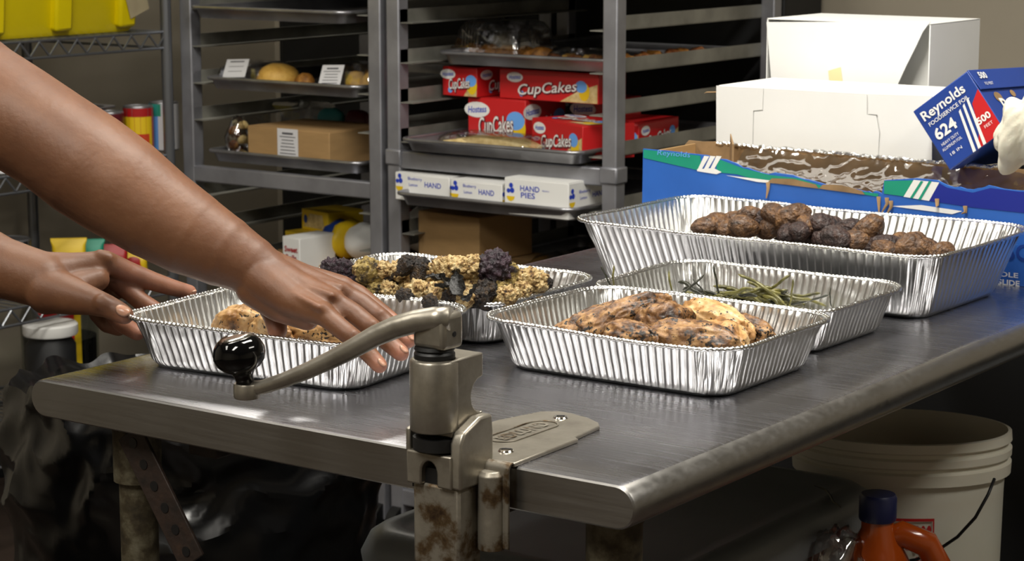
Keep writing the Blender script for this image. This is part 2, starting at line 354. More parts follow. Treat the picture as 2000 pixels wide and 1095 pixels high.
for i, (x, y, e) in enumerate(TROFFERS):
    t = empty('ceiling_light', (x, y, RZ), label=['ceiling light panel above the steel table', 'ceiling light panel above the aisle beside the table', 'ceiling light panel behind the camera', 'ceiling light panel at the front left of the room', 'ceiling light panel at the right of the table', 'small added ceiling light panel brightening the wall in the back left corner'][i], cat='light', group='ceiling lights')
    h = MB(); kx, ky = (.62, .55) if x < -2.5 else (1, 1)
    for s in (-1, 1):
        h.box((s*.205*kx, 0, -.04), (.03, 1.24*ky, .08)); h.box((0, s*.605*ky, -.04), (.38*kx, .03, .08))
    h.build('housing', X['white'], t, bevel=.003)
    MB().box((0, 0, -.02), (.38*kx, 1.18*ky, .02)).build('diffuser', X['diff'], t)

# ------------------------------------------------------------------ steel work table
TZ = .9; TX0 = -.762; TL = 1.83
tbl = empty('work_table', (-.381, .9, 0), label='long stainless steel work table with rounded edges holding the foil pans', cat='table')
T0 = Vector((.381, -.9, 0))      # world -> table local
prof = []
r = .0205; zc = TZ-r
for i in range(13): t = -PI/2+i*PI/12; prof.append((-.021+r*math.cos(t), zc+r*math.sin(t)))
prof[-1] = (-.021, TZ)
for k in range(1, 24): prof.append((-.021-k*(.72/24), TZ))
for i in range(13): t = PI/2+i*PI/12; prof.append((TX0+.021+r*math.cos(t), zc+r*math.sin(t)))
rings = []
for y in [0.0, .0016, .004]+[.06*k for k in range(1, 31)]+[TL]:
    ins = .0022 if y == 0 else (.0006 if y < .002 else 0)
    rg = []
    for (a, z) in prof:
        cx_ = min(max(a, TX0+.021), -.021); d = Vector((a-cx_, z-zc))
        if d.length > 1e-6: d = d*(1-ins/r)
        p = Vector((cx_+d.x, y, zc+d.y))
        if z < zc and -.55 < a < -.3: pass
        rg.append(p+T0)
    rings.append(rg)
top = MB().loft(rings).build('table_top', [X['steel'], X['steel_edge']], tbl, smooth=30)
for p in top.data.polygons:
    p.material_index = 0 if (p.normal.z > .96 and p.center.z > .88) else 1
for (x, y) in ((-.665, .06), (-.06, .06), (-.665, 1.74), (-.06, 1.74)):
    lg = MB().lathe([(.0205, .02), (.0205, .83)], 20, Vector((x, y, 0))+T0).build('leg', X['galv'], tbl)
    MB().lathe([(.026, .79), (.026, .845), (.033, .858)], 20, Vector((x, y, 0))+T0).build('leg_socket', X['galv'], lg)
    MB().lathe([(.016, 0), (.026, .004), (.026, .02), (.0205, .05)], 20, Vector((x, y, 0))+T0).build('foot', X['galv'], lg)
for x in (-.56, -.20):
    MB().box(Vector((x, .9, .845))+T0, (.04, 1.7, .025)).build('under_rail', X['iron'], tbl, bevel=.002)
us = MB().box(Vector((-.3625, .9, .285))+T0, (.67, 1.76, .025))
us.build('undershelf', X['steel_edge'], tbl, bevel=.004)
# slanting strap with punched holes at the near left leg
a = atd(218, 900, 2.15); b = atd(392, 1112, 2.15); a = Vector((-.645, .028, a.z)); b = Vector((-.645+(b-atd(218, 900, 2.15)).length*.62, .028, b.z-.02))
dv = (b-a).normalized(); nv = Vector((-dv.z, 0, dv.x)); strap = MB()
strap.add([a+T0+nv*s*.019+Vector((0, t, 0)) for s in (-1, 1) for t in (0, .004)]+[b+T0+nv*s*.019+Vector((0, t, 0)) for s in (-1, 1) for t in (0, .004)],
          [(0, 1, 3, 2), (4, 6, 7, 5), (0, 4, 5, 1), (2, 3, 7, 6), (0, 2, 6, 4), (1, 5, 7, 3)])
so = strap.build('brace_strap', X['iron'], tbl, bevel=.001)
for k in range(6):
    c = a.lerp(b, (k+.5)/6)+T0
    MB().tube([c+Vector((0, -.0008, 0)), c+Vector((0, .0, 0))], .0055, 12).build('bolt_hole', X['black'], so)

# ------------------------------------------------------------------ can opener clamped to the table end
OP = Vector((-.186, -.034, .9))
op = empty('can_opener', OP, label='nickel crank can opener with a black knob clamped on the table end', cat='can opener')
def L(x, y, z): return Vector((x, y, z-.9))
head = MB()
head.lathe([(.0215, 0), (.0225, .002), (.0225, .063), (.0205, .066)], 28, L(0, -.008, .934))
pf = [(-.012, 1.0), (.036, 1.0), (.036, .978)]
for i in range(9):
    t = PI*.5+i*PI/8*1.0; pf.append((.034+.016*math.cos(t)*1.0, .962+.016*math.sin(t)))
pf += [(.034, .946), (.036, .938), (.036, .93), (-.012, .93)]
head.prism([(y, z-.9) for y, z in pf], -.0215, .0215, 'x')
head.build('gear_head', X['nickel'], op, bevel=.0015)
DY = .02
ck = MB()
ar = [(.009*math.cos(t), -.004+.011*math.sin(t)) for t in [i*PI/10 for i in range(11)]]
poly = [(-.0255, -.016), (-.0255, .0145), (.0255, .0145), (.0255, -.016), (.009, -.016)]+ar+[(-.009, -.016)]
ck.prism(poly, -.038+DY, -.02+DY, 'y'); ck.box(L(.0, -.002+DY, .9), (.051, .036, .029))
ck.build('cutter_body', X['nickel'], op, bevel=.0018)
sc_ = [(-.036, -.016), (-.036, .026), (-.03, .036), (-.006, .046), (.012, .046), (.014, .03), (.014, -.016)]
MB().prism([(y+DY, z) for y, z in sc_], .0225, .0345, 'x').build('side_cheek', X['nickel'], op, bevel=.0025)
MB().prism([(y+DY, z) for y, z in [(-.036, .012), (-.036, .034), (-.006, .04), (.012, .04), (.012, .012)]], -.0275, -.0225, 'x').build('side_cheek', X['nickel'], op, bevel=.0015)
MB().lathe([(.0205, 0), (.0235, .001), (.0235, .012), (.0205, .013)], 44, L(0, -.0125+DY*.5, .916)).build('drive_gear', X['black'], op)
MB().box(L(0, .004+DY, .922), (.044, .024, .018)).build('gear_housing', X['nickel_rust'], op)
MB().box(L(-.002, -.016+DY, .889), (.044, .03, .02)).build('gap_block', X['black'], op)
MB().box(L(.004, -.016+DY, .8465), (.052, .034, .077)).build('clamp_block', X['nickel_rust'], op, bevel=.003)
MB().box(L(.006, -.014+DY, .745), (.036, .022, .14)).build('shaft', X['nickel_rust'], op, bevel=.002)
# plate on the table and its bent-down tongue over the edge
pl = [(-.235, -.004), (-.126, -.004), (-.129, .104), (-.135, .108), (-.14, .158), (-.148, .168), (-.167, .179), (-.19, .185), (-.205, .186), (-.220, .174), (-.234, .12)]
plate = MB(); plate.prism([(x-OP.x, y-OP.y) for x, y in pl], 0, .0042)
po = plate.build('mounting_plate', X['nickel'], op, bevel=.0012)
tong = []
for i in range(7):
    t = i*PI/2/6; tong.append((-.0035-.007*math.sin(t), .8972+.007*math.cos(t)))
tong.append((-.0105, .825))
tm = MB()
tm.loft([[L(x-OP.x, y-OP.y, z) for x, y, z in ((-.165, yy, zz), (-.165, yy-.003, zz+.001), (-.126, yy-.003, zz+.001), (-.126, yy, zz))] for yy, zz in tong])
tm.tube([L(-.1445-OP.x, -.0135-OP.y, .897), L(-.1445-OP.x, -.0135-OP.y, .893), L(-.1445-OP.x, -.0135-OP.y, .824)], [.009, .0125, .0125], 20)
tm.build('edge_tongue', X['nickel_rust'], op, bevel=.001)
for (px, py) in ((1095, 815), (988, 880)):
    q = onz(px, py, .9045)-OP; sc = MB().lathe([(.0075, 0), (.0065, .0014), (.0022, .0017)], 20, q).build('screw', X['chrome'], po)
    MB().box(q+Vector((0, 0, .0018)), (.008, .0012, .0006), Matrix.Rotation(.6, 3, 'Z')).build('screw_slot', X['black'], op)
tcn = onz(1022, 842, .9045)-OP
letters('EDLUND', .021, X['nickel_rust'], po, tcn, (0, 1, 0), (-1, 0, 0), bold=.02, width=.075, lift=.0006)  # darker metal stands in for the shading of the embossed letters
ringp = rrect(.047, .015, .0149, 8)
ob = MB(); ob.tube([tcn+Vector((-p.y, p.x, .0004)) for p in ringp+ringp[:1]], .0007, 6, caps=False); ob.build('name_border', X['nickel_rust'], po)
# crank
MB().lathe([(.0165, 0), (.0185, .002), (.0185, .006), (.017, .008), (.0185, .010), (.0175, .013)], 28, L(0, -.008, .9985)).build('rubber_collar', X['black'], op)
crank = empty('crank', (0, 0, 0), parent=op)
hub = MB(); hub.box(L(.004, -.008, 1.0265), (.036, .03, .033)); hub.build('crank_hub', X['nickel'], crank, bevel=.005, seg=3)
hubf = ony(885, 662, -.05)-OP
MB().tube([Vector((.0225, -.008, .124)), Vector((.0216, -.008, .124))], .0026, 12).build('hub_pin_hole', X['black'], crank)
pth = [(880, 622), (850, 622), (815, 627), (775, 638), (735, 655), (690, 680), (645, 703), (600, 724), (555, 742), (515, 755), (482, 760), (466, 761)]
pp = [ony(px, py, -.046-.05*i/11)-OP for i, (px, py) in enumerate(pth)]
MB().tube(pp, [.0098, .0098, .0095, .0092, .0088, .0082, .0076, .007, .0064, .006, .0068, .0052], 16, flat=1.1).build('crank_arm', X['nickel'], crank, smooth=180)
ke = pp[-2]; kc = ony(467, 690, -.096)-OP
MB().lathe([(.0115, -.008), (.0125, -.006), (.0125, .004), (.0115, .006)], 24, ke).build('crank_eye', X['nickel'], crank)
ax = (kc-ke); kn = empty('knob', (0, 0, 0), parent=op)
km = MB(); q = Vector((0, 0, 1)).rotation_difference(ax.normalized()).to_matrix()
Lk = ax.length
km.lathe([(.0085, .003), (.0085, Lk*.36), (.011, Lk*.5), (.0175, Lk*.6), (.0225, Lk*.76), (.0245, Lk*.95), (.0243, Lk*1.08), (.0222, Lk*1.25), (.0185, Lk*1.38), (.015, Lk*1.44)], 40, ke, q)
km.build('knob_ball', X['bakelite'], kn, smooth=180)
MB().lathe([(.0155, Lk*1.435), (.0135, Lk*1.48), (.009, Lk*1.49), (.0085, Lk*1.475), (.002, Lk*1.475)], 32, ke, q).build('knob_cap', X['chrome'], kn)

# ------------------------------------------------------------------ foil pans
def foil_pan(label, Lt, Wt, Lb, Wb, h, loc, rz, seed, tilt=(0, 0), pitch=.0088):
    t_ = empty('foil_pan', loc, rz, label, 'foil pan', 'foil roasting pans on the table'); t_.rotation_euler = (tilt[0], tilt[1], rz)
    fl = .0085; per = 2*(Lt+Wt)
    ds = .00095*1.1
    nx, ny, nc = int((Lb-.06)/ds), int((Wb-.06)/ds), 58
    def ring(a, b, r):
        pts = []
        cs = [(a-r, b-r), (-(a-r), b-r), (-(a-r), -(b-r)), (a-r, -(b-r))]
        for k in range(4):
            c = cs[k]
            for i in range(nc):
                an = k*PI/2+i*PI/2/nc; pts.append((Vector((c[0]+r*math.cos(an), c[1]+r*math.sin(an), 0)), Vector((math.cos(an), math.sin(an), 0)), 1, k*nc+i))
            e = cs[(k+1) % 4]; an = (k+1)*PI/2; nn = Vector((math.cos(an), math.sin(an), 0)); m = nx if k % 2 == 0 else ny
            p0 = Vector((c[0], c[1], 0))+nn*r; p1 = Vector((e[0], e[1], 0))+nn*r
            for i in range(m): pts.append((p0.lerp(p1, i/m), nn, 0, i*ds if True else 0))
        return pts
    at_, bt_ = Lt/2-fl, Wt/2-fl; ab, bb = Lb/2, Wb/2
    def dent(p, t):
        q = Vector((p.x*5+seed*3.1, p.y*5, seed)); n1 = noise.noise(q); q2 = Vector((p.x*14+seed, p.y*14, seed*2.2))
        return n1*.005*t+noise.noise(q2)*.0016*t
    rows = []
    # floor from the middle outwards, then the wall
    for k in (0.0, .35, .7, .9, .97):
        rg = ring(ab*k*.985+.004*(1-k)+.0305*(1-k), bb*k*.985+.004*(1-k)+.0305*(1-k), .03)
        rows.append([p+Vector((0, 0, .0006+.0012*(k > .5)*(k < .95))) for p, n, c, s in rg])
    NT = 16
    for i in range(NT+1):
        t = i/NT; e = t if t > .12 else t
        base = min(1, t/.1)
        a = ab+(at_-ab)*t-.003*(1-base); b = bb+(bt_-bb)*t-.003*(1-base); r = .03+.006*t
        rg = ring(a, b, r); out = []
        for p, n, c, s in rg:
            fade = min(1, t/.10)*min(1, (1-t)/.05)
            if c == 0:
                sw = math.sin(2*PI*s/pitch); sw = max(-1, min(1, (sw-.35)*2.0)); off = .0005*sw*fade
            else:
                off = .0030*noise.noise(Vector((s*.21, t*1.2+seed*7, seed*1.7)))*min(1, t/.2)*(.4+.6*t)+.0016*noise.noise(Vector((s*.55, t*2.0, seed*2.3)))*fade
            off += .0006*noise.noise(Vector((p.x*40, p.y*40, t*4+seed)))*fade
            z = h*(t**.96 if t > 0 else 0)+dent(p, t)*.6
            out.append(p+n*(off+dent(p+Vector((9, 0, 0)), t)*.6)+Vector((0, 0, z)))
        rows.append(out)
    mb = MB(); mb.loft(rows, cap0=True, cap1=False)
    mb.build('pan_wall', X['foil'], t_, smooth=180, fix=False)
    # flange and rolled bead
    rm = []
    sect = [(0, 0), (.002, .0006), (.0042, .0004), (.0052, .0016)]
    for i in range(9):
        t = PI*.75-i*PI*1.5/8; sect.append((.0068+.0024*math.cos(t), .0004+.0024*math.sin(t)))
    sect += [(.0045, -.0016)]
    for (o_, z_) in sect:
        rg = ring(at_+o_*.0, bt_+o_*.0, .036); out = []
        for j, (p, n, c, s) in enumerate(rg):
            cr = .00045*math.sin(j*2*PI/4.6+math.sin(j*.03)*2)*(1 if o_ > .004 else .3)+.0005*noise.noise(Vector((j*.11, o_*200, seed)))
            d1 = dent(p, 1)*.6; d2 = dent(p+Vector((9, 0, 0)), 1)*.6
            out.append(p+n*(o_+d2)+Vector((0, 0, h+z_+d1+cr)))
        rm.append(out)
    MB().loft(rm, False, False).build('rolled_rim', X['foil_rim'], t_, smooth=180, fix=False)
    return t_
HP = dict(Lt=.320, Wt=.25, Lb=.272, Wb=.2, h=.0545)
PZ = TZ+.0008
pan_left = foil_pan('foil pan held by the hands, with a few chicken pieces in it', **HP, loc=(-.578, .224, PZ), rz=math.radians(6), seed=1)
pan_chick = foil_pan('foil pan filled with roasted chicken beside the can opener', **HP, loc=(-.243, .432, PZ), rz=math.radians(0), seed=2)
pan_caul = foil_pan('foil pan heaped with roasted cauliflower behind the hands', **dict(HP, h=.0505), loc=(-.598, .504, PZ), rz=math.radians(3), seed=3)
pan_bean = foil_pan('foil pan with a thin layer of green beans', Lt=.318, Wt=.230, Lb=.27, Wb=.186, h=.051, loc=(-.268, .674, PZ), rz=math.radians(-1), seed=4)
pan_full = foil_pan('large deep foil pan of roasted potatoes in front of the blue box', Lt=.53, Wt=.308, Lb=.465, Wb=.235, h=.082, loc=(-.350, .956, PZ), rz=math.radians(-1), seed=5, pitch=.0105)
# ------------------------------------------------------------------ food
def ico(sub, fn, name, mat):
    bm = bmesh.new(); bmesh.ops.create_icosphere(bm, subdivisions=sub, radius=1)
    for v in bm.verts: v.co = fn(v.co.copy())
    me = bpy.data.meshes.new(name); bm.to_mesh(me); bm.free()
    me.materials.append(mat); me.shade_smooth()
    return me
def put(name, me, loc, rot, sc, label, cat, group, parent=None):
    o = bpy.data.objects.new(name, me); COL.objects.link(o); o.location = loc; o.rotation_euler = rot
    o.scale = sc if isinstance(sc, (tuple, list)) else (sc, sc, sc)
    return tag(o, label, cat, group)
def N(p, s, o): return noise.noise(Vector((p.x*s+o, p.y*s-o*1.7, p.z*s+o*.6)))

def chicken_fn(a, b, c, seed, taper=.35):
    def f(u):
        k = 1-taper*(u.x*.5+.5)
        p = Vector((u.x*a, u.y*b*k, u.z*c*(.75+.25*k)))
        d = 1+.22*N(u, 1.6, seed)-.16*abs(N(u, 3.2, seed+5))+.05*N(u, 9, seed+9)+.08
        p *= d
        if p.z < -c*.45: p.z = -c*.45+(p.z+c*.45)*.25
        return p
    return f
CH = [  # px, py, z, half sizes, yaw, tilt, material, label
 (1170, 630, .945, (.058, .027, .022), .95, -.28, 'chicken', 'long browned chicken breast at the left of the chicken pan'),
 (1222, 612, .962, (.052, .026, .020), .75, -.35, 'chicken', 'chicken breast with its golden end raised against the back rim'),
 (1232, 652, .955, (.037, .022, .018), -.25, -.1, 'chicken', 'short herb crusted chicken piece near the front rim'),
 (1302, 626, .962, (.032, .027, .025), 1.2, .0, 'chicken', 'round dark seared chicken piece in the middle of the pan'),
 (1402, 622, .958, (.048, .025, .021), -.2, .1, 'chicken_pale', 'chicken breast with a pale torn side toward the bean pan'),
 (1352, 664, .950, (.052, .028, .024), .15, .0, 'chicken', 'largest herb crusted chicken breast at the front rim'),
 (1418, 660, .948, (.040, .026, .022), -.6, .1, 'chicken_pale', 'split chicken breast showing pale meat at the front right'),
 (1462, 645, .945, (.040, .023, .018), -.3, .05, 'chicken', 'chicken piece tucked into the right corner of the pan'),
]
for i, (px, py, z, s, yaw, tl, m, lab) in enumerate(CH):
    put('chicken_breast', ico(5, chicken_fn(*s, 3.1*i+1), 'chicken_breast', X[m]), onz(px, py+5, z-.007), (0, tl, yaw), 1, lab, 'chicken', 'roasted chicken pieces')
for i, (x, y, s, lab) in enumerate([(-.32, .42, (.06, .035, .02), 'chicken piece underneath the others at the left'), (-.22, .46, (.06, .035, .02), 'chicken piece underneath the pale one'), (-.17, .40, (.05, .03, .02), 'chicken piece underneath the front right pieces'), (-.26, .39, (.055, .03, .018), 'chicken piece underneath the largest one')]):
    put('chicken_breast', ico(4, chicken_fn(*s, 2.2*i+40), 'chicken_breast', X['chicken']), (x, y, .918), (0, 0, i*.9), 1, lab, 'chicken', 'roasted chicken pieces')
CL = [(472, 630, .934, (.030, .022, .022), .3, -.25, 'chicken_pale', 'pale folded chicken piece nearest the left hand'),
      (535, 648, .930, (.036, .024, .020), -.4, -.1, 'chicken_pale', 'golden chicken piece under the right thumb'),
      (600, 652, .930, (.042, .024, .020), .2, 0, 'chicken_pale', 'golden chicken piece under the right palm')]
for i, (px, py, z, s, yaw, tl, m, lab) in enumerate(CL):
    put('chicken_breast', ico(5, chicken_fn(*s, 5.3*i+70), 'chicken_breast', X[m]), onz(px, py, z), (.1, tl, yaw), 1, lab, 'chicken', 'chicken pieces in the held pan')

ORD = ['leftmost', 'second', 'third', 'fourth', 'fifth', 'sixth', 'seventh', 'eighth', 'ninth', 'tenth', 'eleventh', 'twelfth', 'thirteenth', 'fourteenth', 'fifteenth', 'sixteenth']
def rowlabels(items, cuts, rows):
    """items: (key, px, py, what); a label for each by its row and its place from the left among its look-alikes"""
    out = {}; bins = {}
    for k, px, py, what in items:
        r_ = rows[sum(py > c for c in cuts)]; bins.setdefault((what, r_), []).append((px, k))
    for (what, r_), l in bins.items():
        for n_, (px, k) in enumerate(sorted(l)):
            out[k] = what+', '+('leftmost in the '+r_ if n_ == 0 else ORD[n_]+' from the left in the '+r_)
    return out
# potatoes
def pot_fn(seed):
    def f(u):
        w = .12*N(u, 1.4, seed)-.10*abs(N(Vector((u.x*.7, u.y*1.6, u.z*1.6)), 3.0, seed+3))-.06*abs(N(u, 6, seed+4))+.06
        return Vector((u.x*1.32, u.y*.95, u.z*.88))*(1+w)
    return f
POT = {m: [ico(4, pot_fn(k*3.7+(9 if m == 'potato' else 0)), 'roasted_potato', X[m]) for k in range(5)] for m in ('potato', 'potato_dark')}
PL = [(1380, 442, 0), (1400, 436, 0), (1418, 444, 0), (1438, 432, 0), (1452, 442, 0), (1462, 424, 0), (1480, 440, 1), (1492, 428, 1), (1512, 418, 0), (1522, 440, 2), (1548, 424, 3),
      (1562, 452, 1), (1576, 438, 0), (1592, 456, 2), (1608, 440, 1), (1622, 442, 1), (1632, 464, 1), (1655, 450, 1), (1694, 452, 3), (1672, 470, 0), (1645, 472, 1), (1690, 478, 1), (1712, 472, 1),
      (1732, 478, 1), (1752, 476, 0), (1782, 480, 3), (1770, 488, 0), (1805, 486, 0), (1840, 492, 0), (1540, 456, 1), (1502, 447, 0), (1428, 448, 0), (1610, 466, 1), (1728, 490, 0)]
PLAB = rowlabels([(i, px, py-(px-1380)*.115, 'small wrinkled brown potato' if k == 0 else 'small wrinkled dark purple potato') for i, (px, py, k) in enumerate(PL) if k < 2], (428, 440), ('back row', 'middle row', 'front row'))
rr = random.Random(3)
for i, (px, py, k) in enumerate(PL):
    m = 'potato_dark' if k in (1, 2) else 'potato'
    Y = .925+rr.uniform(-.02, .03)-(.03 if py > 460 else 0)
    s = {0: .0152, 1: .0152, 2: .0205, 3: .0185}[k]*rr.uniform(.92, 1.08)
    lab = PLAB.get(i)
    if k == 2: lab = 'big blackened purple potato on top, left of the pile' if px < 1560 else 'big blackened purple potato near the middle front'
    if k == 3: lab = {1548: 'large light brown potato at the top of the pile', 1694: 'smooth tan potato standing upright in the pile', 1782: 'long light brown potato near the right end of the pile'}[px]
    rot = (rr.uniform(-.4, .4), rr.uniform(-.5, .5), rr.uniform(0, 6.3))
    if px == 1694: rot = (0, -.9, .4)
    put('roasted_potato', rr.choice(POT[m]), ony(px, py, Y), rot, s, lab, 'potato', 'roasted potatoes in the large pan')
for i in range(27):
    a, b = i % 9, i//9
    put('roasted_potato', rr.choice(POT['potato_dark' if i % 3 else 'potato']), (-.51+a*.042+rr.uniform(-.006, .006), .885+b*.05+rr.uniform(-.008, .008), .921+.022*(b == 1)*(2 < a < 8)), (rr.uniform(-.3, .3), rr.uniform(-.3, .3), rr.uniform(0, 6)), .0185, 'roasted potato buried under the top of the pile', 'potato', 'roasted potatoes in the large pan')

# cauliflower
def caul_fn(seed, knob=.30, stalk=.9):
    def f(u):
        d = noise.voronoi(Vector((u.x*2.6+seed, u.y*2.6, u.z*2.6)))[0]
        d2 = noise.voronoi(Vector((u.x*7+seed, u.y*7, u.z*7+3)))[0]
        up = max(0, min(1, (u.z+.35)/.5))
        k = 1+up*(knob*(.55-d[0]*1.2)+.12*(.5-d2[0]*1.3))
        p = u*k
        if u.z < -.1:
            t = (-.1-u.z)/.9; p.x *= 1-.5*t; p.y *= 1-.5*t; p.z -= stalk*t*t
            p *= 1+.1*N(u, 3, seed)
        return p
    return f
CA = {m: [ico(5 if m != 'x' else 4, caul_fn(k*5.1+j*2.3, .34), 'cauliflower_floret', X[m]) for k in range(3)] for j, m in enumerate(('caul', 'caul_g', 'caul_p', 'caul_k'))}
def leaf_mesh(seed):
    mb = MB(); n = 9
    for side in (0, 1): pass
    v = []
    for i in range(n+1):
        for j in range(5):
            s = i/n; w = (math.sin(PI*min(1, s*1.02))**.7)*.45+.02; t = (j/4-.5)*2
            p = Vector((s*2-1, t*w, .25*t*t+.35*math.sin(s*3+seed)))
            q = Vector((noise.noise(p*2.3+Vector((seed, 0, 0))), noise.noise(p*2.3+Vector((0, seed, 0))), noise.noise(p*2.3+Vector((0, 0, seed)))))
            v.append(p+q*.28)
    f = [(i*5+j, i*5+j+1, (i+1)*5+j+1, (i+1)*5+j) for i in range(n) for j in range(4)]
    mb.add(v, f); me = bpy.data.meshes.new('charred_leaf'); me.from_pydata(mb.v, [], mb.f); me.materials.append(X['leafk']); me.shade_smooth()
    return me
LEAF = [leaf_mesh(k*2.7) for k in range(3)]
FL = [(648, 526, 'p', 13), (664, 534, 'p', 15), (688, 542, 'p', 13), (672, 522, 'p', 10), (718, 530, 'g', 16), (736, 546, 'g', 14), (704, 554, 'c', 10), (724, 560, 'c', 11), (758, 542, 'k', 13), (770, 552, 'k', 12),
      (795, 518, 'k', 12), (818, 524, 'k', 13), (806, 534, 'c', 12), (778, 530, 'c', 12), (748, 528, 'c', 11), (790, 556, 'c', 15), (815, 568, 'c', 14), (836, 552, 'c', 15), (758, 566, 'c', 11), (842, 534, 'c', 12),
      (858, 580, 'c', 13), (846, 570, 'c', 11), (872, 540, 'c', 13), (884, 526, 'c', 15), (906, 524, 'c', 14), (926, 522, 'c', 14), (906, 544, 'c', 13), (926, 540, 'c', 14), (942, 552, 'g', 16), (958, 548, 'g', 15), (976, 542, 'g', 16),
      (966, 524, 'P', 21), (992, 532, 'g', 13), (950, 570, 'k', 14), (976, 568, 'g', 14), (992, 578, 'c', 12), (934, 582, 'k', 12), (1012, 552, 'c', 14), (1036, 545, 'w', 13), (1052, 552, 'c', 13), (1002, 562, 'c', 13), (1066, 553, 'k', 8),
      (906, 584, 'c', 12), (880, 584, 'k', 11), (734, 566, 'g', 10), (790, 580, 'k', 10), (840, 590, 'k', 9), (1020, 568, 'c', 11), (918, 566, 'c', 11), (862, 520, 'c', 11), (700, 530, 'c', 10)]
LAB = {'c': 'cream roasted cauliflower floret', 'g': 'yellow green cauliflower floret', 'p': 'small dark purple floret', 'k': 'charred cauliflower floret'}
FLAB = rowlabels([(i, px, py, LAB[k]) for i, (px, py, k, s) in enumerate(FL) if k in LAB], (535, 562), ('back row', 'middle row', 'front row'))
rc = random.Random(5)
for i, (px, py, k, s) in enumerate(FL):
    m = {'c': 'caul', 'g': 'caul_g', 'p': 'caul_p', 'P': 'caul_p', 'k': 'caul_k', 'w': 'caul'}[k]
    z = .958+.030*max(0, min(1, (560-py)/45))
    lab = FLAB.get(i) or {'P': 'large round dark purple cauliflower head on top of the pile', 'w': 'pale square cut cauliflower stalk at the right end'}[k]
    put('cauliflower_floret', rc.choice(CA[m]), onz(px, py, z), (rc.uniform(-.8, .8), rc.uniform(-.8, .8), rc.uniform(0, 6.3)), s*.00108, lab, 'cauliflower', 'roasted cauliflower in the pan')
for i, (px, py, s, rx) in enumerate([(848, 548, 20, .3), (880, 552, 26, .6), (900, 560, 26, -.5), (872, 568, 22, .2), (918, 572, 20, 1.0), (890, 540, 18, .1)]):
    put('charred_leaf', LEAF[i % 3], onz(px, py, .975-.006*(py > 560)), (rx, .5*math.sin(i*2), i*1.1), s*.00068, 'glossy black charred leaf, '+['on the left of the leaf cluster', 'upper one in the middle of the cauliflower', 'right of the middle leaf', 'lowest one near the front rim', 'rightmost in the cauliflower pan', 'small one at the back of the cluster'][i], 'leaf', 'charred leaves in the cauliflower pan')
for i in range(24):
    a, b = i % 6, i//6
    put('cauliflower_floret', rc.choice(CA[('caul', 'caul_g', 'caul_k')[i % 3]]), (-.705+a*.042+rc.uniform(-.006, .006), .435+b*.046+rc.uniform(-.006, .006), .926), (rc.uniform(-.5, .5), rc.uniform(-.5, .5), rc.uniform(0, 6)), .019, 'cauliflower floret buried under the top of the pile', 'cauliflower', 'roasted cauliflower in the pan')

# green beans
def bean_mesh(seed, m):
    q = random.Random(seed); n = 14; c = q.uniform(-.5, .5); c2 = q.uniform(-.3, .3); path = []; rad = []
    for i in range(n+1):
        s = i/n*2-1
        path.append(Vector((s, c*(s*s-.4)*.35+.04*math.sin(s*7+seed), c2*(s*s-.4)*.35)))
        e = min(1, (1-abs(s))*7); rad.append(.01+.062*e*(1+.12*math.sin(s*16+seed)))
    mb = MB().tube(path, rad, 8, flat=.8)
    me = bpy.data.meshes.new('green_bean'); me.from_pydata(mb.v, [], mb.f); me.materials.append(X[m]); me.shade_smooth(); return me
BN = [bean_mesh(k, 'bean') for k in range(6)]; BK = [bean_mesh(k+20, 'beank') for k in range(4)]
rb = random.Random(11)
for i in range(46):
    dark = i % 4 == 0
    px = rb.triangular(1320, 1585, 1480); top = 572 if px > 1350 else 580
    py = rb.uniform(top, 594); z = .912+.026*max(0, min(1, (598-py)/26))
    put('green_bean', rb.choice(BK if dark else BN), onz(px, py, z), (rb.uniform(0, 6), rb.uniform(-.35, .35), rb.uniform(-.5, .6)+(PI if rb.random() < .5 else 0)), rb.uniform(.030, .042),
        'charred dark green bean in the loose heap' if dark else 'olive green roasted bean in the loose heap', 'green bean', 'green beans in the foil pan')
for (px, py, z, rot, s, d, lab) in [(1188, 548, .963, (0, 1.1, .9), .020, 1, 'curled black bean leaning over the left rim of the bean pan'), (1199, 547, .962, (0, 1.5, 0), .018, 0, 'pale bean standing against the left rim of the bean pan'),
        (1312, 560, .950, (0, 1.3, .3), .020, 0, 'bean standing against the back wall, leftmost'), (1345, 562, .945, (0, -.7, .5), .024, 1, 'dark slanted bean left of the heap'), (1372, 566, .942, (0, .8, .2), .018, 1, 'black leafy bean tip at the top of the heap'),
        (1400, 553, .952, (0, 1.35, .1), .022, 1, 'dark bean standing at the back wall behind the heap'), (1545, 578, .938, (0, -1.45, .1), .021, 0, 'olive bean standing at the right side of the heap'), (1580, 586, .93, (0, -.3, .3), .025, 1, 'long thin black bean at the right end of the heap'),
        (1622, 580, .945, (0, 1.5, 0), .012, 1, 'small charred bean stuck to the right wall of the pan'), (1490, 562, .946, (0, .5, .2), .034, 0, 'long olive bean slanting on top of the heap'), (1510, 560, .944, (0, -.6, -.2), .03, 0, 'olive bean crossing on top of the heap')]:
    put('green_bean', BK[int(s*1000) % 4] if d else BN[int(s*1000) % 6], onz(px, py, z), rot, s, lab, 'green bean', 'green beans in the foil pan')
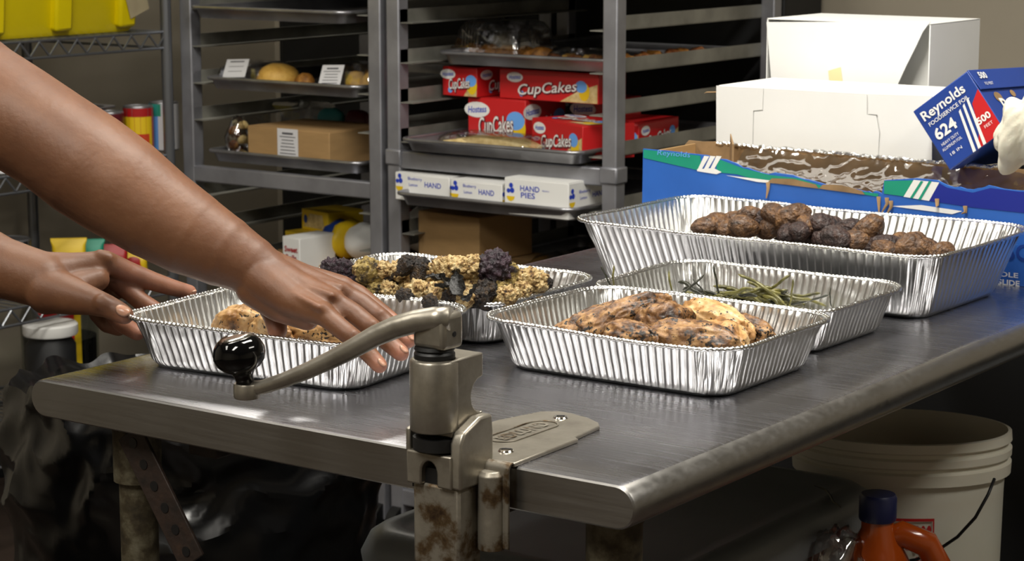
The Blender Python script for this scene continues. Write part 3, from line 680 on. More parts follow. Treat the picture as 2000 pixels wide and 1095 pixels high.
# ------------------------------------------------------------------ the person whose arms reach in from the left
def capsule(bm, p0, p1, r0, r1, n=0, m=8):
    n = n or (48 if max(r0, r1) > .02 else 24)
    """round cone from p0 to p1"""
    d = p1-p0; ln = max(d.length, 1e-5); t = d/ln; u = t.orthogonal().normalized(); v = t.cross(u)
    rings = []
    for i in range(m+1):
        a = -PI/2+i*PI/2/m; rings.append((p0+t*(r0*math.sin(a)), max(r0*math.cos(a), 1e-4)))
    for i in range(1, m+1):
        a = i*PI/2/m; rings.append((p1+t*(r1*math.sin(a)), max(r1*math.cos(a), 1e-4)))
    rings.insert(m+1, (p1, r1))
    vs = [[bm.verts.new(c+u*(r*math.cos(k*2*PI/n))+v*(r*math.sin(k*2*PI/n))) for k in range(n)] for c, r in rings]
    for i in range(len(vs)-1):
        for k in range(n):
            bm.faces.new((vs[i][k], vs[i][(k+1) % n], vs[i+1][(k+1) % n], vs[i+1][k]))
    bm.faces.new(list(reversed(vs[0]))); bm.faces.new(vs[-1])
def chain(bm, pts):
    for (a, ra), (b, rb_) in zip(pts[:-1], pts[1:]): capsule(bm, Vector(a), Vector(b), ra, rb_)
def P(lst): return [(atd(x, y, d), r) for (x, y, d, r) in lst]
def remesh(bm, name, voxel, it=6, fac=.5):
    me = bpy.data.meshes.new(name); bm.to_mesh(me); bm.free()
    o = bpy.data.objects.new(name, me); COL.objects.link(o)
    r_ = o.modifiers.new('r', 'REMESH'); r_.mode = 'VOXEL'; r_.voxel_size = voxel
    s_ = o.modifiers.new('s', 'SMOOTH'); s_.factor = fac; s_.iterations = it
    ev = o.evaluated_get(bpy.context.evaluated_depsgraph_get()); out = bpy.data.meshes.new_from_object(ev)
    bpy.data.objects.remove(o); out.name = name; return out
bm = bmesh.new()
# right arm: upper arm, forearm, wrist (nearer the camera)
sh_r = Vector((-1.10, -.07, 1.38)); TC = Vector((-1.30, .10, 0)); TD = Vector((-.20, .33, 0)).normalized()   # trunk centre, direction across the shoulders
def tv(s, z, f=0): return TC+TD*s+Vector((.85, .52, 0))*f+Vector((0, 0, z))
chain(bm, [(sh_r, .062)]+P([(-40, 185, 2.285, .058), (30, 228, 2.272, .057), (100, 272, 2.265, .0555), (170, 322, 2.262, .0575), (235, 366, 2.26, .0555), (300, 412, 2.258, .0505), (365, 452, 2.256, .0455), (430, 487, 2.253, .0385), (485, 516, 2.25, .0315), (518, 537, 2.247, .0275)]))
# right palm
WR = [(515, 532, 2.25, .024), (512, 552, 2.24, .022)]
def rchain(l): chain(bm, P(l))
mcp = {'l': (630, 612, 2.195), 'r': (652, 590, 2.212), 'm': (668, 575, 2.235), 'i': (670, 562, 2.265)}
rchain([(515, 545, 2.238, .024), (570, 585, 2.215, .0185), (*mcp['l'], .0128)])
rchain([(520, 535, 2.245, .024), (580, 562, 2.228, .0175), (*mcp['r'], .0132)])
rchain([(525, 528, 2.255, .023), (590, 548, 2.245, .0165), (*mcp['m'], .0135)])
rchain([(528, 528, 2.268, .022), (595, 545, 2.268, .016), (*mcp['i'], .013)])
rchain([(500, 562, 2.245, .021), (545, 598, 2.232, .0165), (600, 622, 2.215, .0125)])     # heel of the hand, little finger side
rchain([(590, 590, 2.235, .018), (630, 595, 2.235, .014)])
# right fingers
rchain([(*mcp['l'], .0115), (664, 640, 2.184, .0105), (692, 662, 2.176, .0102), (718, 688, 2.17, .0093), (741, 713, 2.164, .0083)])
rchain([(*mcp['r'], .0118), (692, 613, 2.203, .011), (727, 642, 2.195, .0108), (757, 667, 2.188, .0098), (783, 689, 2.18, .0088)])
rchain([(*mcp['m'], .0118), (706, 592, 2.23, .0112), (744, 622, 2.222, .0108), (772, 645, 2.214, .0098), (797, 664, 2.205, .0088)])
rchain([(*mcp['i'], .0115), (700, 575, 2.264, .0108), (728, 598, 2.258, .0104), (752, 615, 2.25, .0094), (770, 629, 2.243, .0084)])
# right thumb, hanging inside the pan
rchain([(510, 548, 2.272, .022), (528, 588, 2.272, .0165), (538, 620, 2.262, .0125), (542, 645, 2.255, .0105)])
# left arm and hand (farther away)
sh_l = tv(.19, 1.38); el_l = Vector((-1.17, .13, 1.07))
chain(bm, [(sh_l, .06), (el_l, .05)]); chain(bm, [(el_l, .05)]+P([(-60, 500, 2.45, .042), (0, 521, 2.425, .0345), (45, 535, 2.415, .0325), (85, 547, 2.41, .0315)]))
def lc(l): chain(bm, P(l))
lc([(85, 540, 2.415, .029), (150, 525, 2.425, .019), (205, 510, 2.43, .0125)])
lc([(90, 550, 2.43, .029), (150, 540, 2.445, .020), (205, 530, 2.452, .0125)])
lc([(95, 560, 2.44, .028), (150, 556, 2.455, .020), (200, 555, 2.468, .0125)])
lc([(95, 570, 2.44, .026), (140, 575, 2.455, .019), (188, 578, 2.47, .012)])
lc([(95, 565, 2.40, .027), (140, 578, 2.385, .021), (180, 588, 2.368, .0155), (210, 598, 2.358, .0128), (232, 609, 2.352, .0118), (243, 615, 2.348, .0105)])   # thumb
lc([(150, 560, 2.41, .018), (190, 545, 2.42, .014)])
lc([(205, 510, 2.43, .0128), (250, 530, 2.445, .012), (295, 548, 2.455, .0112), (335, 561, 2.465, .0098), (370, 570, 2.475, .0085)])
lc([(205, 530, 2.452, .0125), (245, 562, 2.452, .0115), (275, 588, 2.448, .0105), (303, 603, 2.448, .009)])
lc([(200, 555, 2.468, .0122), (215, 600, 2.45, .0112), (238, 632, 2.43, .0102), (268, 650, 2.42, .0088)])
lc([(188, 578, 2.47, .0115), (190, 612, 2.462, .0102), (208, 634, 2.452, .0092), (232, 643, 2.448, .008)])
# trunk, neck and head (out of the frame)
chain(bm, [(sh_r, .062), (tv(0, 1.42), .085), (sh_l, .062)])
for q in (-.11, 0, .11): chain(bm, [(tv(q, 1.34), .10), (tv(q, 1.12, -.02), .10), (tv(q, .92, -.04), .11)])
chain(bm, [(tv(0, 1.42), .062), (tv(0, 1.55, .04), .056)])
chain(bm, [(tv(0, 1.60, .06), .075), (tv(0, 1.685, .04), .088)])
chain(bm, [(tv(0, 1.59, .11), .03), (tv(0, 1.66, .10), .05)])
chain(bm, [(tv(0, 1.64, .14), .010), (tv(0, 1.61, .165), .014)])
for q in (-1, 1): chain(bm, [(tv(q*.088, 1.655, .04), .016), (tv(q*.09, 1.625, .035), .012)])
# knuckles and tendons on the back of the right hand, knuckle of the left index finger
for (x, y, d) in ((626, 602, 2.186), (650, 579, 2.203), (668, 563, 2.226), (668, 552, 2.258)): rchain([(x+2, y+3, d+.003, .0082), (x+12, y+9, d+.003, .0075)])
for (a_, b_) in (((560, 548, 2.222), (648, 577, 2.198)), ((575, 536, 2.236), (665, 561, 2.222)), ((548, 562, 2.21), (622, 600, 2.182))): rchain([(*a_, .0042), (*b_, .0042)])
for (x, y, d) in ((689, 652, 2.170), (726, 632, 2.188), (743, 612, 2.215)): rchain([(x, y+2, d+.003, .0072), (x+6, y+6, d+.003, .0068)])
lc([(196, 501, 2.425, .0085), (212, 505, 2.425, .008)]); lc([(200, 591, 2.352, .0105), (212, 597, 2.352, .010)])
me = remesh(bm, 'person', .0022, 6, .5)
import numpy as np
def palm_tint(me):
    n = len(me.vertices); co = np.empty(n*3, 'f'); me.vertices.foreach_get('co', co); co = co.reshape(-1, 3)
    f = np.zeros(n)
    for (x, y, d, r, s) in ((747, 718, 2.16, .020, .8), (790, 693, 2.175, .020, .85), (803, 667, 2.2, .020, .85), (772, 630, 2.24, .018, .8), (268, 650, 2.42, .03, .7), (372, 570, 2.475, .022, .8), (335, 563, 2.46, .03, .5),
                            (300, 555, 2.45, .03, .45), (255, 545, 2.43, .03, .5), (300, 603, 2.445, .025, .5), (235, 640, 2.43, .03, .55), (243, 617, 2.345, .014, .45), (542, 648, 2.255, .03, .55), (560, 625, 2.225, .016, .35), (610, 638, 2.21, .014, .35)):
        p = atd(x, y, d); dd = np.linalg.norm(co-np.array(p, 'f'), axis=1); f = np.maximum(f, s*np.clip(1.25*(1-dd/r), 0, 1))
    a_ = me.attributes.new('palm', 'FLOAT', 'POINT'); a_.data.foreach_set('value', f.astype('f'))
palm_tint(me)
person = link_mesh('person', me, X['skin'], None, 181)
tag(person, 'person with bare arms reaching in from the left to set down a foil pan', 'person')
# nails
def nail(px, py, d, du, dv, nrm, rx, ry):
    c = atd(px, py, d); n = Vector(nrm).normalized(); u = RT*du+UP*dv; u = (u-n*u.dot(n)).normalized(); v = n.cross(u)
    mb = MB(); rings = []
    for k in (1, .75, .4, .02):
        rings.append([c+u*(rx*k*math.copysign(abs(math.cos(t))**.8, math.cos(t)))+v*(ry*k*math.sin(t))+n*(.0012*(1-k*k)-.0022*(math.sin(t)*k)**2) for t in [i*2*PI/18 for i in range(18)]])
    mb.loft(rings, True, True); mb.build('fingernail', X['nail'], person, smooth=180)
nail(240, 605, 2.3385, 1, -.5, -FW+UP*.55+RT*.1, .0085, .0068)
nail(747, 706, 2.1595, .75, -.75, UP*.75-FW*.35+RT*.75, .0058, .0046)
nail(790, 680, 2.176, .8, -.6, UP*.8-FW*.3+RT*.7, .0058, .0048)
nail(804, 656, 2.201, .8, -.6, UP*.8-FW*.3+RT*.7, .0058, .0048)
nail(776, 622, 2.238, .8, -.6, UP*.8-FW*.3+RT*.7, .0055, .0046)
nail(374, 565, 2.472, 1, -.25, UP+RT*.2-FW*.2, .0065, .005)
# clothing: shirt with short sleeves, trousers, shoes; hair
bm = bmesh.new()
chain(bm, [(sh_r, .074), (sh_r.lerp(atd(-40, 185, 2.285), .3), .072)]); chain(bm, [(sh_l, .072), (sh_l.lerp(el_l, .4), .068)])
chain(bm, [(sh_r, .072), (tv(0, 1.41), .094), (sh_l, .072)])
for q in (-.12, 0, .12): chain(bm, [(tv(q, 1.34), .113), (tv(q, 1.12, -.02), .113), (tv(q, .90, -.04), .125)])
link_mesh('shirt', remesh(bm, 'shirt', .008, 4), X['shirt'], person, 181)
bm = bmesh.new()
for q in (-1, 1): chain(bm, [(tv(q*.09, .9, -.05), .118), (tv(q*.10, .5, -.05), .08), (tv(q*.105, .07, -.06), .062)])
link_mesh('trousers', remesh(bm, 'trousers', .009, 4), X['trouser'], person, 181)
for q in (-1, 1):
    bm = bmesh.new(); chain(bm, [(tv(q*.105, .05, -.08), .045), (tv(q*.115, .035, .09), .035)])
    link_mesh('shoe', remesh(bm, 'shoe', .007, 3), X['black'], person, 181)
bm = bmesh.new(); chain(bm, [(tv(0, 1.70, .02), .088), (tv(0, 1.72, .03), .088)])
link_mesh('hair', remesh(bm, 'hair', .006, 3), X['black'], person, 181)
# ------------------------------------------------------------------ speed racks at the back
RF, RB = 2.03, 2.70
def rack(label, x0, x1, zs, barz, collz):
    t = empty('pan_rack', ((x0+x1)/2, (RF+RB)/2, 0), label=label, cat='rack', group='pan racks against the back wall'); o = -t.location
    for x in (x0+.017, x1-.017):
        for y in (RF+.017, RB-.017):
            p = MB().box(Vector((x, y, .88))+o, (.034, .034, 1.64)).build('post', X['rack'], t, bevel=.003)
            if y < RF+.1 and collz: MB().box(Vector((x, y, collz))+o, (.042, .042, .034)).build('collar', X['rack'], p, bevel=.004)
            MB().tube([Vector((x-.012, y, .05))+o, Vector((x+.012, y, .05))+o], .05, 20).build('caster', X['black'], p)
    for i, z in enumerate(zs):
        for s, x in ((1, x0+.034), (-1, x1-.034)):
            m = MB(); m.box(Vector((x-s*.001, (RF+RB)/2, z+.0135))+o, (.002, RB-RF-.01, .027)); m.box(Vector((x+s*.016, (RF+RB)/2, z-.001))+o, (.034, RB-RF-.01, .002))
            m.build('rail', X['rail'], t, smooth=0)
    for z in (.12, barz, 1.68):
        for y in (RF+.012, RB-.012):
            MB().box(Vector(((x0+x1)/2, y, z))+o, (x1-x0-.06, .022, .036)).build('crossbar', X['rack'], t, bevel=.003)
    return t
ZL = [1.56, 1.477, 1.394, 1.311, 1.228, 1.146, 1.062, .979, .896, .722, .64, .55, .46, .37]
rack('aluminium pan rack on the left, beside the wire shelf', -2.492, -1.912, [z+.012 for z in ZL], .785, None)
rack('aluminium pan rack on the right, holding the red cake boxes', -1.896, -1.320, [1.56, 1.477, 1.394, 1.311, 1.228, 1.146, 1.062, .979, .896, .785, .70, .61, .53, .44, .36], .858, .862)

def sheet_pan(cx, yf, z, label, group, wd=.455, dp=.655, rz=0):
    t = empty('sheet_pan', (cx, yf+dp/2, z), rz, label, 'baking tray', group)
    a, b = wd/2, dp/2
    rows = [rrect(a-.03, b-.03, .012, 5, -.0225), rrect(a-.018, b-.018, .02, 5, -.022), rrect(a-.010, b-.010, .024, 5, -.002), rrect(a-.006, b-.006, .026, 5, .001)]
    MB().loft(rows, True, False).build('tray_body', X['tray'], t, smooth=50, fix=False)
    rg = rrect(a-.0045, b-.0045, .027, 8, .0018)
    MB().tube(rg+rg[:1], .0042, 8, caps=False).build('tray_rim', X['tray'], t, smooth=180)
    return t
LX, RX = -2.202, -1.608
G1, G2 = 'baking trays in the left rack', 'baking trays in the right rack'
sheet_pan(LX, 1.985, 1.162, 'top baking tray in the left rack, cut by the frame', G1)
sheet_pan(LX, 2.03, 1.002, 'baking tray in the left rack carrying the clear cake boxes', G1)
sheet_pan(LX, 2.03, .838, 'baking tray in the left rack under the labelled brown box', G1)
sheet_pan(LX, 2.03, .562, 'low baking tray in the left rack under the yellow boxes', G1)
for z in (1.332, 1.498): sheet_pan(LX, 2.05, z, 'unseen baking tray added high in the left rack to shade those below', G1)  # out of view, added to darken the rack below
sheet_pan(RX, 2.115, 1.078, 'baking tray in the right rack above the red cake boxes', G2)
sheet_pan(RX, 1.985, .905, 'baking tray in the right rack under the red cake boxes', G2)
sheet_pan(RX, 1.965, .794, 'baking tray in the right rack under the hand pie boxes', G2)
sheet_pan(RX, 2.03, .615, 'low baking tray in the right rack under the plain cartons', G2)
for z in (1.24, 1.406, 1.572): sheet_pan(RX, 2.05, z, 'unseen baking tray added high in the right rack to shade those below', G2)  # likewise unseen, added for the shade they cast down the rack

# generic boxes ------------------------------------------------------
def carton(name, label, cat, c, size, rz, mat, group=None, flap=True, tape=False, tilt=None):
    """closed paperboard box: body, tuck flaps with a seam, optional tape; origin at base centre"""
    t = empty(name, c, rz, label, cat, group)
    if tilt: t.rotation_euler = tilt
    x, y, z = size
    MB().box((0, 0, z/2-.0006), (x, y, z-.0012)).build('body', mat, t, bevel=.0015)
    if flap:
        for s in (-1, 1): MB().box((0, s*y*.252, z-.0005), (x*.994, y*.49, .0016)).build('top_flap', mat, t, bevel=.0005)
    if tape: MB().box((0, 0, z+.0006), (x*1.0, y*.16, .0006)).build('tape', X['tan'], t)
    return t
def faces(size):
    x, y, z = size
    return {'front': ((0, -y/2, z/2), (1, 0, 0), (0, 0, 1)), 'right': ((x/2, 0, z/2), (0, 1, 0), (0, 0, 1)), 'left': ((-x/2, 0, z/2), (0, -1, 0), (0, 0, 1)), 'top': ((0, 0, z+.0008), (1, 0, 0), (0, 1, 0))}
def cake_print(t, fc, W, H, flip=False):
    o, xd, yd = fc; o = Vector(o)
    f = -1 if flip else 1
    patch([(f*.12*W, -H*.48), (f*.49*W, -H*.48), (f*.49*W, H*.15), (f*.30*W, -H*.1)][::f], X['wafer'], t, 'printed_panel', o, xd, yd, .0004)
    patch(disc(f*.36*W, -H*.12, H*.22, H*.30), X['yellow'], t, 'printed_cake', o, xd, yd, .0007)
    patch(disc(f*.33*W, H*.05, H*.24, H*.2), X['ltblue'], t, 'printed_wrapper', o, xd, yd, .0009)
    patch(disc(f*-.34*W, H*.24, H*.34, H*.17), X['white'], t, 'logo_oval', o, xd, yd, .0007)
    letters('Hostess', H*.2, X['hpblue'], t, o+Vector(xd)*(f*-.34*W)+Vector(yd)*(H*.24), xd, yd, shear=.2, width=H*.5, lift=.001, bold=.02, rot=.08)
    letters('CupCakes', H*.5, X['maroon'], t, o+Vector(xd)*(-.02*W+.0012)+Vector(yd)*(-H*.08-.0012), xd, yd, shear=.25, width=W*.6, lift=.0011, bold=.06, rot=.1)
    letters('CupCakes', H*.5, X['white'], t, o+Vector(xd)*(-.02*W)+Vector(yd)*(-H*.08), xd, yd, shear=.25, width=W*.6, lift=.0014, bold=.01, rot=.1)
    patch(disc(-.27*W*f, -H*.30, H*.1, H*.1), X['ltblue'], t, 'printed_badge', o, xd, yd, .0008)
def cake_box(label, c, size, rz, sides=('front', 'right')):
    t = carton('cupcake_box', label, 'cake box', c, size, rz, X['red'], 'red cupcake boxes')
    F = faces(size)
    for s in sides: cake_print(t, F[s], size[0] if s in ('front', 'top') else size[1], size[2] if s != 'top' else size[1]*.8)
    return t
zb = .886
p = ony(955, 215, 2.17); cake_box('red cupcake box behind the flat clear pastry box', (p.x+.02, 2.245, zb), (.15, .15, .098), 0)
p = ony(900, 155, 2.16); cake_box('red cupcake box, upper left of the pile, end toward us', (p.x+.002, 2.26, zb+.0995), (.095, .2, .062), -.05)
p = ony(1060, 160, 2.17); cake_box('long red cupcake box on top of the pile', (p.x+.012, 2.225, zb+.0995), (.255, .1, .062), -.03, ('front',))
p = ony(1085, 240, 2.08); cake_box('slanted red cupcake box at the front of the tray', (p.x+.03, 2.135, zb), (.195, .125, .07), -.42, ('front', 'top'))
cake_box('red cupcake box at the far right, seen past the rack post', (-1.44, 2.30, zb), (.1, .19, .06), .1, ('front', 'right'))
cake_box('red cupcake box supporting the long one', (-1.55, 2.36, zb), (.1, .1, .098), 0, ('front',))

def pie_print(t, fc, W, H, full):
    o, xd, yd = fc; o = Vector(o)
    x0 = -.40*W if full else -.42*W
    for (a, b, r) in ((.02, .24, .11), (.08, .02, .12), (-.12, .0, .1)):
        patch(disc(x0+a*H, b*H, r*H, r*H), X['hpblue'], t, 'printed_berry', o, xd, yd)
    patch([(q[0]+x0, q[1]-.24*H) for q in disc(0, 0, .22*H, .22*H)[10:]+[(.22*H, 0)]], X['yellow'], t, 'printed_lemon', o, xd, yd)
    ox = o+Vector(xd)*(x0+.30*W if full else x0+.62*W)
    letters('HAND', H*.34, X['hpblue'], t, ox+Vector(yd)*H*(.14 if full else -.06), xd, yd, width=W*.30, bold=.01)
    if full: letters('PIES', H*.34, X['hpblue'], t, ox-Vector(xd)*W*.03-Vector(yd)*H*.16, xd, yd, width=W*.22, bold=.01)
    if full: letters('Blueberry', H*.09, X['hpblue'], t, ox+Vector(xd)*W*.25+Vector(yd)*H*.12, xd, yd)
    else:
        letters('Blueberry', H*.2, X['hpblue'], t, ox-Vector(xd)*W*.33+Vector(yd)*H*.16, xd, yd, width=W*.26)
        letters('Lemon', H*.2, X['hpblue'], t, ox-Vector(xd)*W*.36-Vector(yd)*H*.12, xd, yd, width=W*.16)
zc_ = .7745
def pie_box(label, c, size, rz, full):
    t = carton('hand_pie_box', label, 'pie box', c, size, rz, X['white'], 'white hand pie boxes'); F = faces(size)
    fr = (Vector(F['front'][0])+Vector((0, 0, .011)), *F['front'][1:]); rt_ = (Vector(F['right'][0])+Vector((0, 0, .008)), *F['right'][1:])
    pie_print(t, fr, size[0], .046, full); pie_print(t, rt_, size[1], .046, False)
    return t
p = ony(830, 355, 2.02); pie_box('flat white hand pie box at the left end of the tray', (p.x, 2.085, zc_), (.15, .14, .058), -.06, False)
p = ony(935, 368, 2.0); pie_box('flat white hand pie box in the middle of the tray', (p.x+.005, 2.06, zc_), (.135, .14, .058), -.06, False)
p = ony(1058, 368, 2.0); pie_box('white hand pie box at the right, with the berry and lemon print', (p.x+.002, 2.055, zc_), (.158, .15, .074), -.02, True)
# plain cartons low in the right rack
# tall dark cabinet added to stand in for the shade behind the racks
dc = empty('shade_cabinet', (-2.1, 2.86, 0), label='added tall dark cabinet standing in for the shade behind the two racks', cat='cabinet')
MB().box((0, 0, 1.0), (1.5, .18, 1.92)).build('shade_cabinet_body', X['dark'], dc, bevel=.006)
for s in (-1, 1): MB().box((s*.37, -.096, 1.0), (.72, .012, 1.86)).build('shade_cabinet_door', X['dark'], dc, bevel=.004)
p = ony(868, 470, 2.06); carton('cardboard_box', 'plain brown carton low in the right rack', 'carton', (p.x+.015, 2.15, .65), (.175, .17, .095), -.1, X['card'], tape=True)
p = ony(905, 500, 2.06); carton('cardboard_box', 'plain brown carton underneath the other in the right rack', 'carton', (p.x+.02, 2.16, .594), (.18, .18, .0545), 0, X['card'])

# clear clamshells -----------------------------------------------------
def clamshell(label, c, size, rz=0, ribs=False, group='clear plastic pastry boxes', flat=.3):
    t = empty('clamshell_box', c, rz, label, 'plastic box', group); x, y, z = size
    MB().loft([rrect(x/2-.012, y/2-.012, .012, 4, .001), rrect(x/2-.006, y/2-.006, .014, 4, z*flat), rrect(x/2, y/2, .016, 4, z*flat+.001), rrect(x/2, y/2, .016, 4, z*flat+.003)], True, False).build('base', X['clear'], t, smooth=40)
    rows = [rrect(x/2, y/2, .016, 4, z*flat+.0035), rrect(x/2-.005, y/2-.005, .016, 4, z*flat+.004), rrect(x/2-.010, y/2-.010, .018, 4, z*.75), rrect(x/2-.020, y/2-.020, .02, 4, z*.95), rrect(x/2-.034, y/2-.034, .012, 4, z)]
    MB().loft(rows, False, True).build('lid', X['clear'], t, smooth=40)
    if ribs:
        m = MB()
        for k in range(6):
            xx = -x/2+.03+k*.008; m.tube([Vector((xx, -y/2+.010, z*flat+.005)), Vector((xx, -y/2+.014, z*.8)), Vector((xx+.003, -y/2+.03, z*.985))], .0013, 6)
        m.build('rib', X['film'], t)
    return t
def paper_label(t, o, xd, yd, W, H, lines=7, head='Entenmann', band=None):
    patch([(-W/2, -H/2), (W/2, -H/2), (W/2, H/2), (-W/2, H/2)], X['paper'], t, 'paper_label', o, xd, yd, .001)
    o = Vector(o); xd = Vector(xd).normalized(); yd = Vector(yd).normalized()
    q = random.Random(int(W*1e5))
    for k in range(lines):
        yy = H*(.36-.8*k/lines); ww = W*(.36 if k else .3)*q.uniform(.8, 1.1); hh = H*(.012 if k else .03)
        patch([(-ww, yy-hh), (ww, yy-hh), (ww, yy+hh), (-ww, yy+hh)], X['ink'], t, 'printed_line', o, xd, yd, .0014)
    if band: patch([(-W/2, -H/2-.004), (W/2, -H/2-.004), (W/2, -H/2), (-W/2, -H/2)], band, t, 'label_band', o, xd, yd, .001)
def lump(sx, sy, sz, seed, mat, name, loc, label, cat, group, rough=.12):
    me = ico(3, lambda u: Vector((u.x*sx, u.y*sy, max(u.z, -.55)*sz))*(1+rough*N(u, 2.2, seed)+rough*.6*N(u, 5, seed)), name, mat)
    return put(name, me, Vector(loc)+Vector((0, 0, sz*.55)), (0, 0, seed), 1, label, cat, group)
# right rack, upper tray
za = 1.058
p = ony(975, 70, 2.26)
clamshell('tall clear clamshell with filled buns on the upper tray', (p.x, 2.28, za), (.185, .16, .085), 0, True)
for k, (px, s) in enumerate([(915, .03), (950, .022), (985, .022), (1020, .022), (1050, .02)]):
    q = ony(px, 90, 2.24); lump(s, .03, .02, k*1.3, X['cookie'], 'filled_bun', (q.x, 2.255, za+.003), 'brown filled bun in the tall clamshell, '+('leftmost' if k == 0 else ORD[k]+' from the left'), 'pastry', 'buns in the tall clamshell')
p = ony(1125, 90, 2.24); clamshell('low clear box of nut cookies on the upper tray', (p.x+.01, 2.27, za), (.15, .14, .035), 0)
for k in range(6):
    q = ony(1080+k*20, 95, 2.22); lump(.019, .02, .013, k*2.1+.4, X['cake'] if k % 2 else X['nougat'], 'nut_cookie', (q.x, 2.225+.02*(k % 2), za+.003), 'lumpy golden nut cookie in the low clear box', 'cookie', 'nut cookies on the upper tray', .3)
for k in range(6): lump(.024, .024, .02, k+.7, X['nougat'] if k % 2 else X['cookie'], 'pastry', (-1.41+.012*(k % 2), 2.2+k*.055, za+.001), 'brown pastry on the upper tray, '+('nearest the rack post' if k == 0 else ORD[k]+' behind the rack post'), 'pastry', 'pastries seen past the rack post', .25)
# right rack, red box tray: flat pastry box
p = ony(930, 262, 2.03); clamshell('flat clear box of pale pastry strips in front of the red boxes', (p.x+.012, 2.085, zb), (.255, .13, .036), -.03, flat=.25)
for k in range(4): lump(.11, .011, .018, k*3+.2, X['wafer'], 'pastry_strip', (p.x+.01, 2.045+k*.026, zb+.002), 'pale pastry strip in the flat clear box', 'pastry', 'pastry strips in the flat clear box', .1)
# muffins low
p = ony(1090, 490, 2.06); clamshell('clear clamshell of muffins low in the right rack', (p.x+.01, 2.12, .595), (.2, .15, .085), .0, flat=.45)
for k in range(6):
    lump(.029, .029, .036, k*1.9, X['cookie'] if k % 3 else X['cake'], 'muffin', (p.x-.055+.06*(k % 3), 2.085+.065*(k//3), .599), 'golden brown muffin in the low clamshell', 'muffin', 'muffins in the low clamshell', .14)

# left rack, tray of cakes --------------------------------------------
zt = .983
p = ony(470, 125, 2.1)
t = clamshell('clear clamshell with a white label at the left of the cake tray', (p.x+.01, 2.14, zt), (.15, .14, .055), 0)
paper_label(t, (0, -.066, .042), (1, 0, .06), (-.05, .45, .9), .068, .044, 3)
p = ony(520, 140, 2.08); lump(.05, .045, .034, 1.1, X['cake'], 'round_cake', (p.x, 2.12, zt+.002), 'round yellow cake in the clear clamshell', 'cake', None, .04)
p = ony(578, 145, 2.1); lump(.024, .02, .022, 3.1, X['cookie'], 'small_cake', (p.x, 2.13, zt+.002), 'small brown cake between the clear boxes', 'cake', None)
p = ony(668, 130, 2.08); t = clamshell('clear clamshell with an upright white label and yellow cakes', (p.x+.01, 2.14, zt), (.16, .14, .064), 0)
paper_label(t, (-.035, -.068, .034), (1, 0, .05), (.02, .35, .94), .062, .058, 7)
for k in range(4): lump(.024, .024, .030, k+2.2, X['cake'], 'small_cake', (p.x+.0+.042*(k % 2)+.015, 2.11+.05*(k//2), zt+.003), 'small yellow cake in the labelled clamshell', 'cake', 'yellow cakes in the clamshell', .15)
# left rack, brown labelled box
zt2 = .8185
p = ony(552, 266, 2.04); sz = (.245, .19, .082); t = carton('cardboard_box', 'brown carton with a white printed label in the left rack', 'carton', (p.x+.005, 2.15, zt2), sz, -.03, X['card'])
F = faces(sz); paper_label(t, Vector(F['front'][0])+Vector((.0, 0, .004)), *F['front'][1:], .062, .074, 8, band=X['yellow'])
p = ony(446, 245, 2.07)
t = empty('snack_bag', (p.x, 2.1, zt2), 0, 'clear bag of brown snacks left of the labelled carton', 'bag')
me = ico(3, lambda u: Vector((u.x*.03*(1-.5*max(0, u.z)), u.y*.03*(1-.4*max(0, u.z)), u.z*.05+.048))*(1+.1*N(u, 3, 4)), 'bag_film', X['clear']); o = bpy.data.objects.new('bag_film', me); COL.objects.link(o); o.parent = t
for k in range(7): lump(.013, .012, .012, k*1.3, X['nougat'] if k % 3 else X['wafer'], 'snack_piece', (p.x+.014*math.cos(k*2.2), 2.1+.012*math.sin(k*2.2), zt2+.001+.011*k), 'nut piece inside the clear snack bag', 'snack', 'snacks in the clear bag')
p = ony(430, 220, 2.2); clamshell('large empty looking clear box behind the labelled carton', (p.x+.11, 2.33, zt2), (.24, .14, .11), 0)
for k, (px, m, lab) in enumerate([(612, 'teal', 'teal snack packet standing behind the labelled carton'), (665, 'maroon', 'maroon snack packet behind the labelled carton, nearest the teal one'), (705, 'maroon', 'maroon snack packet behind the labelled carton, by the post')]):
    q = ony(px, 230, 2.25); t = empty('snack_packet', (q.x+.02, 2.29, zt2), 0, lab, 'packet', 'snack packets')
    me = ico(3, lambda u: Vector((math.copysign(abs(u.x)**.6, u.x)*.04, u.y*.018, math.copysign(abs(u.z)**.6, u.z)*.05+.055))*(1+.05*N(u, 4, k)), 'packet_film', X[m]); o = bpy.data.objects.new('packet_film', me); COL.objects.link(o); o.parent = t
    MB().lathe([(.018, 0), (.012, .004), (.002, .006)], 16, (0, -.0195, .06), Matrix.Rotation(PI/2, 3, 'X')).build('printed_bun', X['wafer'] if m == 'teal' else X['cookie'], t)
# left rack, bottom: yellow boxes, white box, bread bag
zl = .5455
p = ony(560, 470, 2.08)
for k, (dx, dy, dz, lab) in enumerate([(-.005, 2.16, 0, 'lower yellow box low in the left rack'), (.012, 2.2, .048, 'upper yellow box low in the left rack')]):
    sz = (.105, .1, .0475); t = carton('yellow_box', lab, 'box', (p.x-.02+dx, dy+.05, zl+.055+dz), sz, -.25, X['yellow'], 'yellow boxes low in the left rack'); F = faces(sz)
    patch([(-.045, -.016), (.04, -.016), (.03, .016), (-.02, .016)], X['wafer'], t, 'printed_panel', *F['front']); patch(disc(-.036, .002, .007, .01), X['navy'], t, 'printed_mark', *F['front'], .0009)
carton('cardboard_box', 'carton under the yellow boxes in the left rack', 'carton', (p.x-.02, 2.25, zl), (.16, .18, .0545), -.25, X['card'])
p = ony(575, 490, 2.05); sz = (.055, .11, .115); t = carton('white_box', 'small white box with red lettering low in the left rack', 'box', (p.x, 2.1, zl), sz, -.1, X['white']); F = faces(sz)
